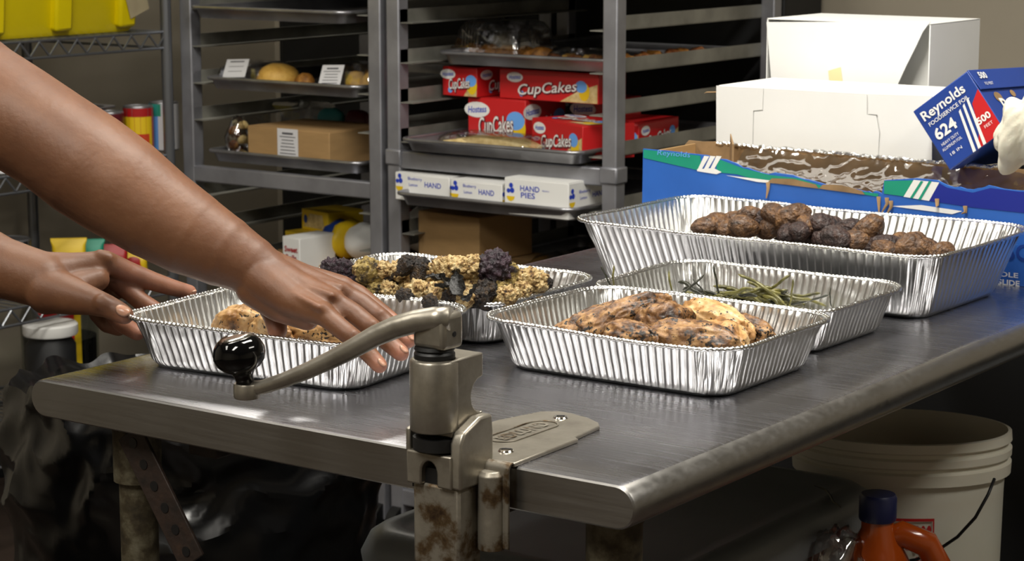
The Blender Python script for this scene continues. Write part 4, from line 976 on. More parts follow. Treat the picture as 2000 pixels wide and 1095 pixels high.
letters('Sweet', .018, X['red2'], t, Vector(F['front'][0])+Vector((.0, 0, .03)), *F['front'][1:], width=.042, bold=.03); letters('Rolls', .016, X['red2'], t, Vector(F['front'][0])+Vector((.0, 0, .012)), *F['front'][1:], width=.034, bold=.03)
def bag_thing(label, loc, s, cols, seed):
    t = empty('bread_bag', loc, 0, label, 'bag', 'bags low in the left rack')
    for k, (m, a, b) in enumerate(cols):
        def fn(u, a=a, b=b):
            q = Vector((u.x*(b-a)/2+(a+b)/2, u.y, u.z))
            rr_ = 1-.35*abs(q.x)**3
            return Vector((q.x*s[0], q.y*s[1]*rr_, q.z*s[2]*rr_+s[2]))*(1+.07*N(q, 3, seed+k))
        o = bpy.data.objects.new('bag_panel', ico(3, fn, 'bag_panel', X[m])); COL.objects.link(o); o.parent = t
    return t
p = ony(645, 470, 2.12); bag_thing('white, blue and yellow bread bag low in the left rack', (p.x+.01, 2.2, zl+.05), (.085, .06, .045), [('navy', -1, -.35), ('yellow', -.55, .0), ('white', -.2, 1)], 3)
p = ony(690, 440, 2.2); bag_thing('pinkish wrapped loaf behind the bread bag', (p.x+.03, 2.36, zl+.05), (.1, .06, .055), [('maroon', -1, .2), ('white', .0, 1)], 8)
carton('cardboard_box', 'carton under the bread bag in the left rack', 'carton', (-2.07, 2.25, zl), (.2, .3, .048), 0, X['card'])

# ------------------------------------------------------------------ wire shelving on the left
SXF, SXB, SY0, SY1 = -2.51, -2.97, .95, 2.005
ws = empty('wire_shelf', ((SXF+SXB)/2, (SY0+SY1)/2, 0), label='chrome wire shelving unit along the left wall', cat='shelf'); o = -ws.location
for x in (SXF, SXB):
    for y in (SY0, SY1): MB().lathe([(.0127, 0), (.0127, 1.75)], 14, Vector((x, y, 0))+o).build('post', X['wire'], ws)
for z in (1.105, .826, .545, .245, 1.5):
    m = MB()
    for dz in (0, -.036):
        m.tube([Vector((SXF, SY0, z+dz))+o, Vector((SXF, SY1, z+dz))+o], .0034, 6); m.tube([Vector((SXB, SY0, z+dz))+o, Vector((SXB, SY1, z+dz))+o], .0034, 6)
        for y in (SY0, SY1): m.tube([Vector((SXF, y, z+dz))+o, Vector((SXB, y, z+dz))+o], .0034, 6)
    for k in range(3): m.tube([Vector((SXF-.11*(k+1), SY0, z-.003))+o, Vector((SXF-.11*(k+1), SY1, z-.003))+o], .003, 6)
    k = SY0+.025
    while k < SY1: m.tube([Vector((SXF, k, z+.002))+o, Vector((SXB, k, z+.002))+o], .0016, 4); k += .026
    sh = m.build('wire_deck', X['wire'], ws)
    zz = []; k = 0; y = SY0
    while y < SY1: zz.append(Vector((SXF+.001, y, z-(.003 if k % 2 else .033)))+o); y += .027; k += 1
    zm = MB()
    for (a_, b_) in zip(zz[:-1], zz[1:]): zm.tube([a_, b_], .0026, 6)
    zm.build('zigzag_wire', X['wire'], sh, smooth=60)
# yellow storage bin
yb = empty('storage_bin', (-2.74, 1.66, 1.109), label='yellow plastic storage bin on the top wire shelf', cat='bin')
MB().loft([rrect(.185, .29, .03, 5, 0), rrect(.19, .30, .035, 5, .01), rrect(.215, .325, .04, 5, .3)], True, True).build('bin_body', X['ybin'], yb, smooth=50)
for y in (-.13, .06, .25): MB().box((.205, y, .15), (.03, .05, .28), Matrix.Rotation(.085, 3, 'Y')).build('bin_rib', X['ybin'], yb, bevel=.008)
MB().loft([rrect(.228, .338, .04, 5, .295), rrect(.232, .342, .04, 5, .315), rrect(.2, .31, .04, 5, .322)], True, True).build('bin_lid', X['ybin'], yb, smooth=40)
q = onx(268, 5, -2.52)-yb.location; tl = MB(); m3 = Matrix.Rotation(.085, 3, 'Y') @ Matrix.Rotation(.35, 3, 'X'); tl.box(Vector((.2155+.002, q.y, q.z+.01)), (.001, .06, .075), m3); tl.build('tape_label', X['tan'], yb)
# cans and jars
def can(label, px, py, x, r, h, base, cols, group, name='food_can'):
    q = onx(px, py, x); t = empty(name, (x, q.y, base), .6, label, 'can', group)
    MB().lathe([(r*.96, .0005), (r, .003), (r, h-.003), (r*.97, h), (r*.93, h-.002), (r*.02, h-.003)], 28).build('can_metal', X['tray'], t, smooth=40)
    for (m, a, b, a0, a1) in cols:
        mb = MB(); n = 16
        ring = lambda z: [Vector(((r+.0006)*math.cos(t_), (r+.0006)*math.sin(t_), z)) for t_ in [a0+(a1-a0)*i/n for i in range(n+1)]]
        mb.loft([ring(a*h), ring(b*h)], False, False, closed=False); mb.build('can_label', X[m], t, smooth=60, fix=False)
    return t
S2 = .8285
can('can with a red and yellow label on the middle wire shelf', 272, 300, -2.585, .034, .108, S2, [('red2', .04, .96, -4, 2.3), ('yellow', .12, .78, -2.5, -.35), ('red', .2, .42, -1.7, -.6)], 'food cans on the wire shelf')
can('tall can with green, blue and white label beside the rack post', 322, 300, -2.575, .0335, .112, S2, [('ltblue', .03, .97, -4, -1.8), ('green', .72, .97, -2.6, -1.6), ('paper', .03, .97, -1.8, 2.2)], 'food cans on the wire shelf')
can('can half hidden behind the forearm on the middle wire shelf', 215, 310, -2.60, .034, .1, S2, [('maroon', .04, .96, -4, 2)], 'food cans on the wire shelf')
can('white lidded tub at the left end of the middle wire shelf', 4, 345, -2.57, .04, .03, S2, [('paper', .03, .97, -4, 2.2)], None, 'tub')
MB().loft([rrect(.15, .24, .03, 4, 0), rrect(.16, .25, .03, 4, .05), rrect(.165, .255, .03, 4, .052)], True, True)
t = empty('steam_pan', (-2.78, 1.75, S2+.001), label='shallow metal pan at the back of the middle wire shelf', cat='pan')
MB().loft([rrect(.13, .2, .03, 4, 0), rrect(.135, .21, .03, 4, .10), rrect(.15, .225, .03, 4, .102), rrect(.15, .225, .03, 4, .105), rrect(.133, .208, .03, 4, .104), rrect(.125, .2, .03, 4, .02)], True, True).build('pan_body', X['tray'], t, smooth=40)
S3 = .5475
can('black lidded jar at the left end of the lower wire shelf', 20, 500, -2.6, .045, .13, S3, [('dark', .03, .97, -4, 2.2), ('yellow', .1, .7, -.9, .1)], 'jars on the lower wire shelf', 'lidded_jar')
can('white labelled jar with a black lid on the lower wire shelf', 68, 500, -2.565, .036, .095, S3, [('paper', .03, .72, -4, 2.2), ('dark', .74, .99, -4, 2.2)], 'jars on the lower wire shelf', 'lidded_jar')
for k, (px, w_, h_, m1, m2, lab) in enumerate([(142, .08, .11, 'yellow', 'red', 'yellow packet with a green and red picture'), (182, .07, .10, 'green', 'yellow', 'green and yellow packet behind the red ones'), (222, .085, .08, 'red2', 'yellow', 'red packet lying behind the left hand'), (280, .07, .055, 'yellow', 'red2', 'yellow packet lying near the rack post'), (338, .065, .038, 'yellow', 'yellow', 'small yellow packet at the right end of the lower shelf')]):
    q = onx(px, 520, -2.58); t = empty('food_packet', (-2.59, min(q.y, 1.96), S3+.001), -.8, lab, 'packet', 'packets on the lower wire shelf')
    MB().loft([rrect(.004, w_/2, .003, 3, 0), rrect(.016, w_/2-.003, .010, 3, h_*.12), rrect(.019, w_/2-.004, .012, 3, h_*.5), rrect(.014, w_/2-.003, .009, 3, h_*.85), rrect(.003, w_/2, .002, 3, h_*.95), rrect(.002, w_/2, .0015, 3, h_)]).build('packet_film', X[m1], t, smooth=70)
    MB().lathe([(w_*.3, 0), (w_*.22, .003), (.001, .004)], 16, (.0165, 0, h_*.42), Matrix.Rotation(PI/2, 3, 'Y')).build('printed_picture', X[m2], t)
S4 = .2475
q = onx(100, 690, -2.56); t = empty('white_lid_jar', (-2.56, q.y, S4), label='dark jar with a white screw lid on the lowest wire shelf', cat='jar')
MB().lathe([(.04, .001), (.055, .01), (.055, .19), (.045, .205), (.045, .215)], 28).build('jar_body', X['dark'], t, smooth=50)
MB().lathe([(.058, .212), (.06, .216), (.06, .234), (.056, .238), (.01, .239)], 32).build('jar_lid', X['white'], t, smooth=40)
q = onx(130, 690, -2.74); t = empty('glass_jar', (-2.76, q.y, S4), label='large glass jar with a red label behind the white lidded jar', cat='jar')
MB().lathe([(.07, .001), (.088, .01), (.09, .2), (.07, .25), (.06, .255), (.06, .28)], 32, cap=False).build('jar_glass', X['glass'], t, smooth=60)
MB().lathe([(.05, .004), (.082, .012), (.084, .15), (.01, .152)], 28).build('jar_contents', X['dark'], t, smooth=60)
mb = MB(); rg = lambda z: [Vector((.0925*math.cos(a), .0925*math.sin(a), z)) for a in [-1.3+i*.12 for i in range(9)]]
mb.loft([rg(.08), rg(.22)], False, False, closed=False); mb.build('jar_label', X['red'], t, smooth=60, fix=False)
mb = MB(); rg = lambda z: [Vector((.093*math.cos(a), .093*math.sin(a), z)) for a in [-.38+i*.06 for i in range(4)]]
mb.loft([rg(.08), rg(.22)], False, False, closed=False); mb.build('label_stripe', X['yellow'], t, smooth=60, fix=False)
# ------------------------------------------------------------------ torn blue carton behind the large pan
BY = 1.128
bb = empty('blue_carton', (-.345, 1.2, .9005), label='torn blue and green printed carton standing behind the large foil pan', cat='carton'); o = -bb.location
XZ = ((1, 0, 0), (0, 0, 1))
def fp(px, py, y=BY): q = ony(px, py, y); return (q.x, q.z)
rj = random.Random(4)
def jag(pts, n, amp):
    out = []
    for (a, b) in zip(pts[:-1], pts[1:]):
        for k in range(n):
            s = k/n; out.append((a[0]+(b[0]-a[0])*s, a[1]+(b[1]-a[1])*s+rj.uniform(-amp, amp)))
    return out+[pts[-1]]
top = jag([fp(1256, 290), fp(1300, 294), fp(1380, 303)], 2, .0004)+jag([fp(1395, 306), fp(1450, 325), fp(1500, 338), fp(1560, 345), fp(1610, 362), fp(1690, 372), fp(1722, 378)], 5, .0022)+[fp(1727, 352), fp(1790, 348), fp(1830, 352)]+jag([fp(1850, 362), fp(1900, 372), fp(1930, 362), fp(1990, 372)], 4, .0018)
top += [(-.045, fp(1990, 366)[1]), (-.022, fp(1990, 366)[1])]
poly = [(top[0][0]-.001, .9005)]+top+[(-.022, .9005)]
bl = MB(); bl.prism([(x+o.x, z+o.z) for x, z in poly], BY+o.y, BY+.003+o.y, 'y'); bl.build('front_panel', [X['blue']], bb, smooth=0)
def bp(pxs, mat, name, lift=.0006): return patch([fp(*q) for q in pxs][::-1] if False else [fp(*q) for q in pxs], X[mat], bb, name, Vector((0, BY, 0))+o, (1, 0, 0), (0, 0, 1), lift)
bp([(1257, 308), (1372, 334), (1368, 304), (1300, 296), (1257, 292)], 'green', 'green_band')
for k in range(3): bp([(1362+k*12, 333), (1369+k*12, 334), (1386+k*12, 305), (1376+k*12, 304)], 'white', 'white_stripe', .0009)
bp([(1362, 334), (1400, 340), (1410, 336), (1395, 328), (1362, 330)], 'white', 'white_stripe', .0008)
bp([(1400, 336), (1440, 340), (1480, 352), (1540, 356), (1600, 368), (1690, 380), (1715, 384), (1716, 378), (1660, 371), (1610, 364), (1560, 348), (1500, 341), (1450, 328), (1400, 309)], 'green', 'green_band')
for (a, b, c, d) in ((1500, 350, 1600, 362), (1600, 362, 1690, 374)):
    bp([(a, b+6), (c, d+6), (c-6, d-2), ((a+c)/2, (b+d)/2-7), (a+8, b-2)], 'card_in', 'torn_strip', .0013)
bp([(1727, 378), (1765, 383), (1785, 352), (1727, 353)], 'green', 'green_band')
bp([(1765, 384), (1815, 392), (1835, 356), (1785, 351)], 'white', 'white_stripe', .0007)
for k in range(2): bp([(1778+k*16, 386+k*3), (1783+k*16, 387+k*3), (1804+k*16, 354), (1799+k*16, 353)], 'green', 'thin_stripe', .0011)
bp([(1815, 392), (1900, 405), (1995, 415), (2050, 424), (2050, 376), (1990, 374), (1935, 367), (1900, 376), (1850, 366), (1832, 356)], 'dkblue', 'deep_blue_band')
bp([(1740, 402), (1860, 418), (1880, 412), (1800, 400)], 'white', 'torn_paper', .0009)
bp([(1418, 342), (1480, 355), (1560, 362), (1555, 358), (1480, 349)], 'white', 'torn_paper', .001)
for (px, py) in ((1716, 384), (1732, 386), (1740, 392), (1830, 388), (1885, 402), (1500, 356)):
    q = ony(px, py, BY-.003); st = MB(); st.tube([q+o, q+o+Vector((.002, -.003, -.008)), q+o+Vector((rj.uniform(-.006, .006), -.005, -.022 if px < 1745 else -.01))], [.003, .0022, .0008], 6, flat=.4); st.build('torn_shred', X['card_in'], bb)
letters('Reynolds', .011, X['ltblue'], bb, ony(1316, 300, BY)+o, *XZ, width=.055, lift=.0012, shear=.1)
letters('P    HOLE', .009, X['white'], bb, ony(1955, 535, BY)+o+Vector((-.006, 0, 0)), *XZ, width=.06, bold=.02)
letters('EASY GLIDE', .010, X['white'], bb, ony(1955, 549, BY)+o+Vector((-.006, 0, -.001)), *XZ, width=.064, bold=.03)
letters('DISC', .03, X['navy'], bb, ony(1968, 492, BY)+o, *XZ, width=.06, bold=.02)
bp([(1900, 468), (1990, 478), (1960, 470), (1910, 462)], 'ltblue', 'white_scuff')
# back panel, end panels, lining
tb = [fp(1345, 274, 1.262), fp(1420, 280, 1.262), fp(1500, 289, 1.262), fp(1640, 302, 1.262), fp(1800, 316, 1.262), fp(1960, 328, 1.262)]
tb = jag(tb, 3, .0012)+[(-.022, tb[-1][1])]
bk = MB(); bk.prism([(x+o.x, z+o.z) for x, z in [(tb[0][0]-.012, .9005), (tb[0][0]-.012, 1.03)]+tb+[(-.022, .9005)]], 1.262+o.y, 1.265+o.y, 'y'); bk.build('back_panel', X['card_in'], bb, smooth=0)
for x in (-.6875, -.0235): MB().box(Vector((x, 1.195, .97))+o, (.003, .128, .139)).build('end_panel', X['card'], bb, bevel=.0006)
q0 = ony(1350, 300, 1.2); fl = MB(); fl.add([Vector(v)+o for v in [(-.625, 1.255, 1.0), (-.59, 1.2, 1.0), (-.59, 1.2, 1.05), (-.625, 1.255, 1.058), (-.625, 1.258, 1.0), (-.588, 1.202, 1.0), (-.588, 1.202, 1.05), (-.625, 1.258, 1.058)]], [(0, 1, 2, 3), (7, 6, 5, 4), (0, 4, 5, 1), (1, 5, 6, 2), (2, 6, 7, 3), (3, 7, 4, 0)]) if True else fl.add([Vector(v)+o for v in [(-.686, 1.135, 1.044), (-.60, 1.15, 1.052), (-.60, 1.255, 1.068), (-.686, 1.255, 1.05), (-.686, 1.135, 1.041), (-.60, 1.15, 1.049), (-.60, 1.255, 1.065), (-.686, 1.255, 1.047)]], [(0, 1, 2, 3), (7, 6, 5, 4), (0, 4, 5, 1), (1, 5, 6, 2), (2, 6, 7, 3), (3, 7, 4, 0)]); fl.build('bent_flap', X['card_in'], bb)
MB().box(Vector((-.355, 1.195, .94))+o, (.66, .128, .08)).build('box_filling', X['card_in'], bb, bevel=.004)
# crinkled film over the contents and a foil edge along the back
NXF, NYF = 170, 22; v = []
def zb_(x):
    for (a, b) in zip(tb[:-1], tb[1:]):
        if a[0] <= x <= b[0]+1e-6: return a[1]+(b[1]-a[1])*(x-a[0])/max(1e-6, b[0]-a[0])
    return tb[-1][1] if x > tb[0][0] else tb[0][1]
for i in range(NXF+1):
    for j in range(NYF+1):
        s, t = i/NXF, j/NYF; x = -.60+.50*s; y = 1.258-.115*t; zt_ = ony(1000+600, 300, 1.262).z
        z = zb_(x)-.004-.030*t-.018*math.sin(t*PI)*(1-t)
        n1 = noise.noise(Vector((x*55, y*70, 1)))*.0045+noise.noise(Vector((x*140+y*90, y*60, 3)))*.0022
        v.append(Vector((x, y, z+n1+.001))+o)
f = [(i*(NYF+1)+j, i*(NYF+1)+j+1, (i+1)*(NYF+1)+j+1, (i+1)*(NYF+1)+j) for i in range(NXF) for j in range(NYF)]
MB().add(v, f).build('crinkled_film', X['film'], bb, smooth=180, fix=False)
pts = [ony(px, py-2, 1.2635)+o for px, py in ((1400, 281), (1450, 286), (1500, 291), (1570, 297), (1640, 303), (1720, 310), (1800, 317), (1880, 324), (1960, 330))]
pts2 = []
for a, b in zip(pts[:-1], pts[1:]):
    for k in range(14): pts2.append(a.lerp(b, k/14)+Vector((0, rj.uniform(-.0012, .0012), rj.uniform(-.0014, .0014))))
MB().tube(pts2, .0034, 8).build('foil_edge', X['foil_rim'], bb, smooth=0)

# ------------------------------------------------------------------ white bakery boxes
wb = empty('bakery_box', (-.5, 1.39, .9005), label='low white bakery box with slotted front standing behind the blue carton', cat='box', group='white bakery boxes'); o = -wb.location
zt1 = 1.125
MB().box(Vector((-.5, 1.39, (zt1+.9)/2))+o, (.35, .17, zt1-.901)).build('box_body', X['white'], wb, bevel=.0015)
def wp(pxs, nm, y=1.3042, th=.0016, m='white'):
    pl_ = [(ony(px, py, y).x+o.x, ony(px, py, y).z+o.z) for px, py in pxs]; return MB().prism(pl_, y-th+o.y, y+o.y, 'y').build(nm, X[m], wb, smooth=0)
wp([(1400, 167), (1400, 330), (1469, 336), (1472, 216), (1490, 214), (1492, 172)], 'front_tab')
wp([(1493, 172), (1491, 217), (1474, 218), (1471, 336), (1713, 350), (1718, 260), (1712, 226), (1694, 224), (1694, 183)], 'front_tab')
wp([(1696, 183), (1697, 222), (1715, 224), (1721, 262), (1717, 350), (1821, 350), (1821, 187)], 'front_tab')
wk = MB(); q = ony(1380, 180, 1.31); wk.tube([q+o+Vector((.012, .01, 0)), q+o, q+o+Vector((-.006, .004, -.002))], [.004, .003, .001], 6, flat=.3); wk.build('torn_corner', X['card_in'], wb)
wt = empty('bakery_box', (-.56, 1.62, .9005), label='tall white bakery box with an open slanted front flap', cat='box', group='white bakery boxes'); o = -wt.location
a0 = ony(1498, 42, 1.52); a1 = ony(1818, 40, 1.52)
x0, x1, zt3 = a0.x, a1.x, (a0.z+a1.z)/2
m = MB(); dp = .185
for c, s in (((x0+.001, 1.52+dp/2, (zt3+.9)/2), (.002, dp, zt3-.9)), ((x1-.001, 1.52+dp/2, (zt3+.9)/2), (.002, dp, zt3-.9)), (((x0+x1)/2, 1.52+dp, (zt3+.9)/2), (x1-x0, .002, zt3-.9)), (((x0+x1)/2, 1.52+dp/2, zt3-.001), (x1-x0, dp, .002)), (((x0+x1)/2, 1.56, (zt3+.9)/2), (x1-x0-.004, .002, zt3-.905))):
    m.box(Vector(c)+o, s)
m.build('box_shell', X['white'], wt, bevel=.0006)
wo = o
def tp(pxs, nm, y, m_='white', th=.0016):
    pl_ = [(ony(px, py, y).x+wo.x, ony(px, py, y).z+wo.z) for px, py in pxs]; return MB().prism(pl_, y-th+wo.y, y+wo.y, 'y').build(nm, X[m_], wt, smooth=0)
tp([(1498, 43), (1512, 215), (1735, 230), (1748, 178), (1770, 130), (1790, 90), (1803, 62), (1818, 42)], 'open_flap', 1.519)
tp([(1618, 138), (1642, 131), (1648, 178), (1622, 176)], 'yellow_note', 1.5165, 'note', .0006)

# ------------------------------------------------------------------ foil box lying tilted, cloth, support
dk = carton('black_carton', 'low black carton under the tilted foil box', 'carton', (-.15, 1.42, .9005), (.25, .25, .118), 0, X['dark'])
fa = (FW*.80+RT*.58+UP*.10).normalized()
fu = RT*.87+UP*.49; fu = (fu-fa*fu.dot(fa)).normalized(); fv = fu.cross(-fa)*-1
fv = (-fa).cross(fu)
fb = empty('foil_box', (0, 0, 0), label='blue and red foil roll box lying tilted on the black carton', cat='box')
S_, Ln = .098, .31; fc = atd(1872, 236, 2.96)
M4 = Matrix((fu, fa, fv)).transposed().to_4x4(); M4.translation = fc; fb.matrix_world = M4
# local frame: x = across the end, y = along the box (away), z = up the end; end face at y = 0
MB().box((0, Ln/2, 0), (S_, Ln, S_)).build('box_body', X['navy'], fb, bevel=.0015)
E_ = ((1, 0, 0), (0, 0, 1)); H_ = S_/2
patch([(.002, -H_+.001), (H_-.001, -H_+.001), (H_-.001, .012)], X['red'], fb, 'red_corner', (0, 0, 0), *E_)
patch([(.012, -H_+.001), (H_-.001, -H_+.001), (H_-.001, .02), (.030, .008)], X['red'], fb, 'red_corner', (0, 0, 0), *E_, .0004)
for k in range(3): patch([(-.006+k*.009, -H_+.001), (-.001+k*.009, -H_+.001), (.012+k*.009, .012+k*.003), (.008+k*.009, .010+k*.003)], X['white'], fb, 'white_stripe', (0, 0, 0), *E_, .0012)
letters('Reynolds', .019, X['white'], fb, (-.005, 0, .033), *E_, width=.074, bold=.02, lift=.001)
letters('FOODSERVICE FOIL', .008, X['white'], fb, (-.004, 0, .019), *E_, width=.07, bold=.01, lift=.001)
letters('624', .022, X['white'], fb, (-.022, 0, .001), *E_, bold=.03, width=.036, lift=.001)
letters('HEAVY DUTY', .006, X['white'], fb, (-.024, 0, -.014), *E_, width=.03, lift=.001); letters('ALUMINUM FOIL', .006, X['white'], fb, (-.025, 0, -.021), *E_, width=.034, lift=.001)
letters('18 IN', .006, X['white'], fb, (-.026, 0, -.032), *E_, width=.02, lift=.001)
letters('500', .013, X['white'], fb, (.033, 0, -.018), *E_, bold=.03, width=.022, lift=.0014); letters('FEET', .006, X['white'], fb, (.034, 0, -.029), *E_, width=.014, lift=.0014)
R_ = ((0, 1, 0), (0, 0, 1))
letters('Reynolds', .034, X['white'], fb, (H_, .115, -.012), *R_, width=.15, bold=.02, lift=.001)
MB().box((H_+.0012, Ln/2, H_-.016), (.0022, Ln, .033), Matrix.Rotation(-.05, 3, 'Y')).build('tuck_flap', X['navy'], fb, bevel=.0008)
letters('500', .014, X['white'], fb, (H_+.0034, .03, H_-.011), *R_, bold=.03, width=.026, lift=.0004); letters('SQ FEET', .006, X['white'], fb, (H_+.0034, .035, H_-.024), *R_, width=.028, lift=.0004)
for (y, z, s) in ((.045, .004, .012), (.1, .008, .008)): patch(disc(y, z, s, s*.7, 12), X['card_in'], fb, 'finger_hole', (H_, 0, 0), *R_, .0008)
# cloth
def cloth_fn(u):
    k = 1+.16*math.sin(u.x*7+u.z*4.5)+.10*N(u, 2.5, 3)+.10*abs(N(Vector((u.x*2.5, u.y*2, u.z*.8)), 2.0, 8))
    w_ = 1.0+(.45*max(0, -u.z))
    return Vector((u.x*.036*w_, u.y*.03, u.z*.056))*k
put('cloth', ico(5, cloth_fn, 'cloth', X['cloth']), atd(2004, 252, 2.86), (.25, .35, .5), 1, 'crumpled ivory cloth hanging over the foil box at the right edge', 'cloth', None)

# ------------------------------------------------------------------ under and beside the table
SH = .2985
tt = empty('storage_tote', (-.452, .705, SH), label='grey plastic storage tote with a cracked lid under the table', cat='tote')
MB().loft([rrect(.17, .23, .03, 5, 0), rrect(.175, .235, .035, 5, .01), rrect(.195, .262, .04, 5, .31)], True, True).build('tote_body', X['tote'], tt, smooth=50)
lid = MB().loft([rrect(.208, .276, .05, 8, .30), rrect(.224, .290, .055, 8, .302), rrect(.226, .292, .055, 8, .318), rrect(.218, .284, .055, 8, .34), rrect(.206, .272, .05, 8, .349), rrect(.19, .256, .045, 8, .351), rrect(.185, .25, .04, 8, .347)], True, True).build('tote_lid', X['tote'], tt, smooth=60)
ck = [onz(px, py, .651)-tt.location for px, py in ((1590, 948), (1612, 955), (1622, 968), (1628, 980), (1642, 990))]
MB().tube(ck, [.0006, .0014, .0016, .0014, .0005], 5).build('lid_crack', X['black'], lid)
# bucket
bk_ = empty('plastic_bucket', (-.283, 1.155, SH), label='white plastic pail with a wire handle under the table', cat='bucket'); bk_.scale = (1, 1, .97)
prof_ = [(.125, 0), (.13, .006), (.1425, .318), (.1505, .320), (.1515, .336), (.1465, .339), (.1465, .343), (.1515, .346), (.152, .356), (.147, .359), (.147, .364), (.152, .367), (.151, .379), (.146, .38), (.143, .35), (.135, .05), (.01, .045)]
bk_.rotation_euler = Matrix.Rotation(math.radians(-4), 3, RT).to_euler(); bk_.location.z += .010
MB().lathe(prof_, 56).build('pail_body', X['bucket'], bk_, smooth=40)
hd = MB(); an = 2.3
e0 = Vector((.152*math.cos(-.55), .152*math.sin(-.55), .297)); 
bki = (Matrix.Translation(bk_.location) @ bk_.rotation_euler.to_matrix().to_4x4() @ Matrix.Diagonal((1, 1, .97, 1))).inverted()
path = [bki @ (ony(px, py, 1.015 if i_ else 1.045)) for i_, (px, py) in enumerate(((1942, 935), (1930, 965), (1905, 1010), (1870, 1048), (1830, 1075), (1790, 1092), (1740, 1100)))]
MB().tube(path, .0022, 8).build('wire_handle', X['dark'], bk_, smooth=180)
c0 = Vector((math.cos(-.95), math.sin(-.95), .25)); rad = .1395
for (w_, h_, zz, m_) in ((.42, .075, c0.z-.012, 'red'),):
    mb = MB(); a_c = math.atan2(c0.y, c0.x)
    def ringz(z, r_, a0_, a1_, n=14): return [Vector((r_*math.cos(a0_+(a1_-a0_)*i/n), r_*math.sin(a0_+(a1_-a0_)*i/n), z)) for i in range(n+1)]
    for (z0_, z1_, q0_, q1_) in ((zz+.034, zz+.038, a_c-.3, a_c+.14), (zz-.04, zz-.036, a_c-.3, a_c+.14), (zz-.04, zz+.038, a_c+.125, a_c+.14), (zz-.04, zz+.038, a_c-.3, a_c-.285)):
        mb.loft([ringz(z0_, rad+.0045, q0_, q1_), ringz(z1_, rad+.0045, q0_, q1_)], False, False, closed=False)
    for i in range(3):
        for j in range(3):
            aa = a_c-.02+i*.055; z_ = zz+.02-j*.022
            nn_ = Vector((math.cos(aa), math.sin(aa), 0)); tt_ = Vector((-nn_.y, nn_.x, 0)); cc_ = nn_*(rad+.0045)+Vector((0, 0, z_))
            mb.add([cc_+tt_*(.0033*math.cos(k*PI/6))+Vector((0, 0, .0085*math.sin(k*PI/6))) for k in range(12)], [tuple(range(12))])
    mb.build('printed_stamp', X['red2'], bk_, smooth=0, fix=False)
    aa = a_c-.17; nn_ = Vector((math.cos(aa), math.sin(aa), 0)); letters('SAUCE', .02, X['red2'], bk_, nn_*(rad+.006)+Vector((0, 0, zz)), Vector((-nn_.y, nn_.x, 0)), (0, 0, 1), width=.036, bold=.01)
# sauce jug
jg = empty('sauce_jug', (-.176, .852, SH), label='orange sauce jug with a dark blue cap and a loop handle', cat='jug'); jg.scale = (1, 1, 1.08)
MB().loft([rrect(.045, .06, .02, 5, 0), rrect(.05, .065, .025, 5, .008), rrect(.05, .065, .025, 5, .19), rrect(.045, .055, .025, 5, .235), rrect(.03, .035, .025, 5, .28), rrect(.02, .02, .0195, 5, .305), rrect(.02, .02, .0195, 5, .325)], True, True).build('jug_body', X['sauce'], jg, smooth=60)
MB().tube([Vector((.0, .005, .285)), Vector((.025, .02, .297)), Vector((.05, .038, .285)), Vector((.066, .052, .25)), Vector((.068, .054, .2)), Vector((.055, .05, .14))], [.015, .016, .0165, .017, .0165, .015], 14).build('jug_handle', X['sauce'], jg, smooth=180)
MB().lathe([(.0225, .315), (.0235, .318), (.0235, .342), (.021, .346), (.002, .346)], 24).build('jug_cap', X['capblue'], jg, smooth=40)
# crumpled clear bag by the tote
rp_ = random.Random(2)
put('plastic_bag', ico(4, lambda u: Vector((u.x*.035, u.y*.04, u.z*.075))*(1+.25*N(u, 2.4, 5)+.15*abs(N(u, 6, 2))), 'plastic_bag', X['clear']), (-.205, .80, .56), (0, 0, .3), 1, 'crumpled clear plastic bag hanging beside the tote', 'plastic bag', None)
# dark chest added behind the table end, right, in place of shade
ch = empty('shade_chest', (.0, 2.42, 0), label='added black chest standing in for shade along the back wall, right of the table', cat='chest')
MB().box((0, 0, .36), (2.35, .75, .66)).build('shade_chest_body', X['dark'], ch, bevel=.02); MB().box((0, 0, .735), (2.4, .8, .08)).build('shade_chest_lid', X['dark'], ch, bevel=.015)
MB().tube([Vector((-.02, -.42, .62)), Vector((-.02, -.40, .62))], .05, 24).build('lock', X['bakelite'], ch)
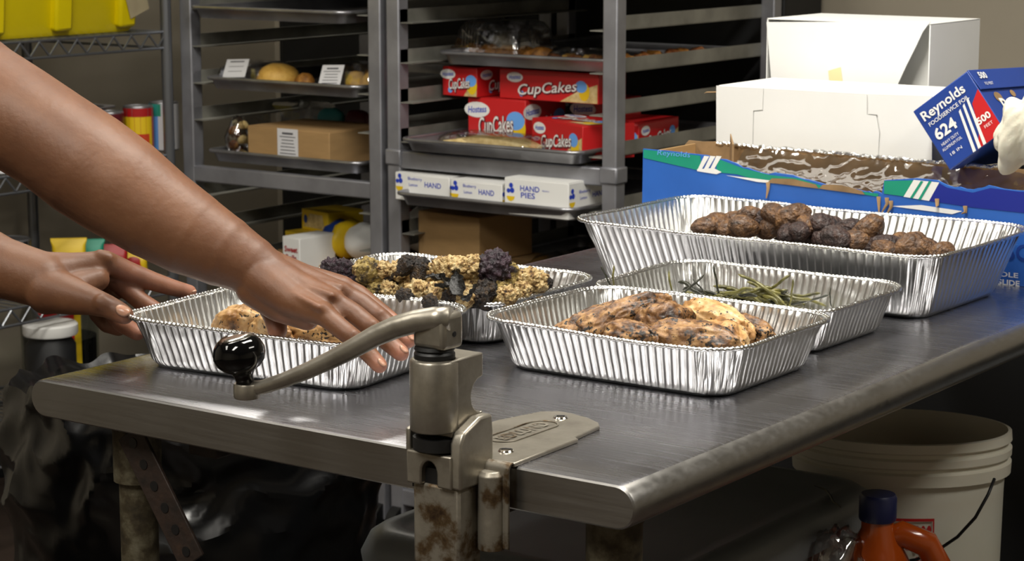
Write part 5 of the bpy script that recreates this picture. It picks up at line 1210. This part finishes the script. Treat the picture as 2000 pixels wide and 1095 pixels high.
# bin with black liner left of the table
bn = empty('rubbish_bin', (-1.2, .70, 0), label='black rubbish bin with a crumpled black liner left of the table', cat='bin')
MB().lathe([(.18, 0), (.19, .01), (.235, .6), (.245, .61), (.245, .64), (.225, .64), (.18, .06), (.01, .05)], 40).build('bin_body', X['dark'], bn, smooth=40)
rows = []; nA = 200
keys = ((.02, .12, .0), (.17, .14, .01), (.205, .45, .02), (.222, .64, .014), (.236, .70, .022), (.25, .715, .03), (.262, .69, .03), (.268, .64, .034), (.27, .60, .032), (.268, .56, .022), (.264, .5, .010), (.262, .43, .008), (.26, .38, .008), (.256, .33, .008), (.26, .30, .01))
dense = []
for (a1, b1) in zip(keys[:-1], keys[1:]):
    for q in range(6): dense.append(tuple(u_+(w_-u_)*q/6 for u_, w_ in zip(a1, b1)))
for (r_, z_, am) in dense:
    rg = []
    for k in range(nA):
        a_ = k*2*PI/nA; cs, sn = math.cos(a_), math.sin(a_)
        n1 = 1-2*abs(noise.noise(Vector((cs*1.7, sn*1.7, z_*9)))); n2 = 1-2*abs(noise.noise(Vector((cs*4.0+3, sn*4.0, z_*17))))
        rr_ = r_+am*(.75*n1+.35*n2-.55)
        rg.append(Vector((rr_*cs, rr_*sn, z_+am*.9*noise.noise(Vector((cs*4, sn*4, 7+z_*3))))))
    rows.append(rg)
MB().loft(rows, True, False).build('bin_liner', X['bag'], bn, smooth=28, fix=False)

# right edge clutter under the table level
cr = empty('plastic_crate', (.13, 1.75, 0), label='grey plastic crate beside the pail at the right edge', cat='crate')
MB().loft([rrect(.12, .1, .02, 4, 0), rrect(.13, .11, .02, 4, .50), rrect(.14, .12, .02, 4, .502), rrect(.14, .12, .02, 4, .525), rrect(.125, .105, .02, 4, .525), rrect(.118, .098, .02, 4, .02)], True, True).build('crate_body', X['tote'], cr, smooth=40)
br = empty('broom', (.075, 1.40, 0), label='straw broom head standing at the lower right edge', cat='broom')
bs = MB(); rq = random.Random(9)
for k in range(160):
    a_, r_ = rq.uniform(0, 2*PI), rq.uniform(0, 1)**.5
    bs.tube([Vector((.075*r_*math.cos(a_), .03*r_*math.sin(a_), .01)), Vector((.06*r_*math.cos(a_), .022*r_*math.sin(a_), .2)), Vector((.06*r_*math.cos(a_)+rq.uniform(-.012, .012), .022*r_*math.sin(a_), .34+rq.uniform(-.03, .05)))], .0022, 4, caps=False)
tag(bs.build('bristles', X['wafer'], br), kind='stuff')
MB().tube([Vector((0, 0, .05)), Vector((0, 0, .30))], .012, 10).build('broom_stick', X['card'], br)
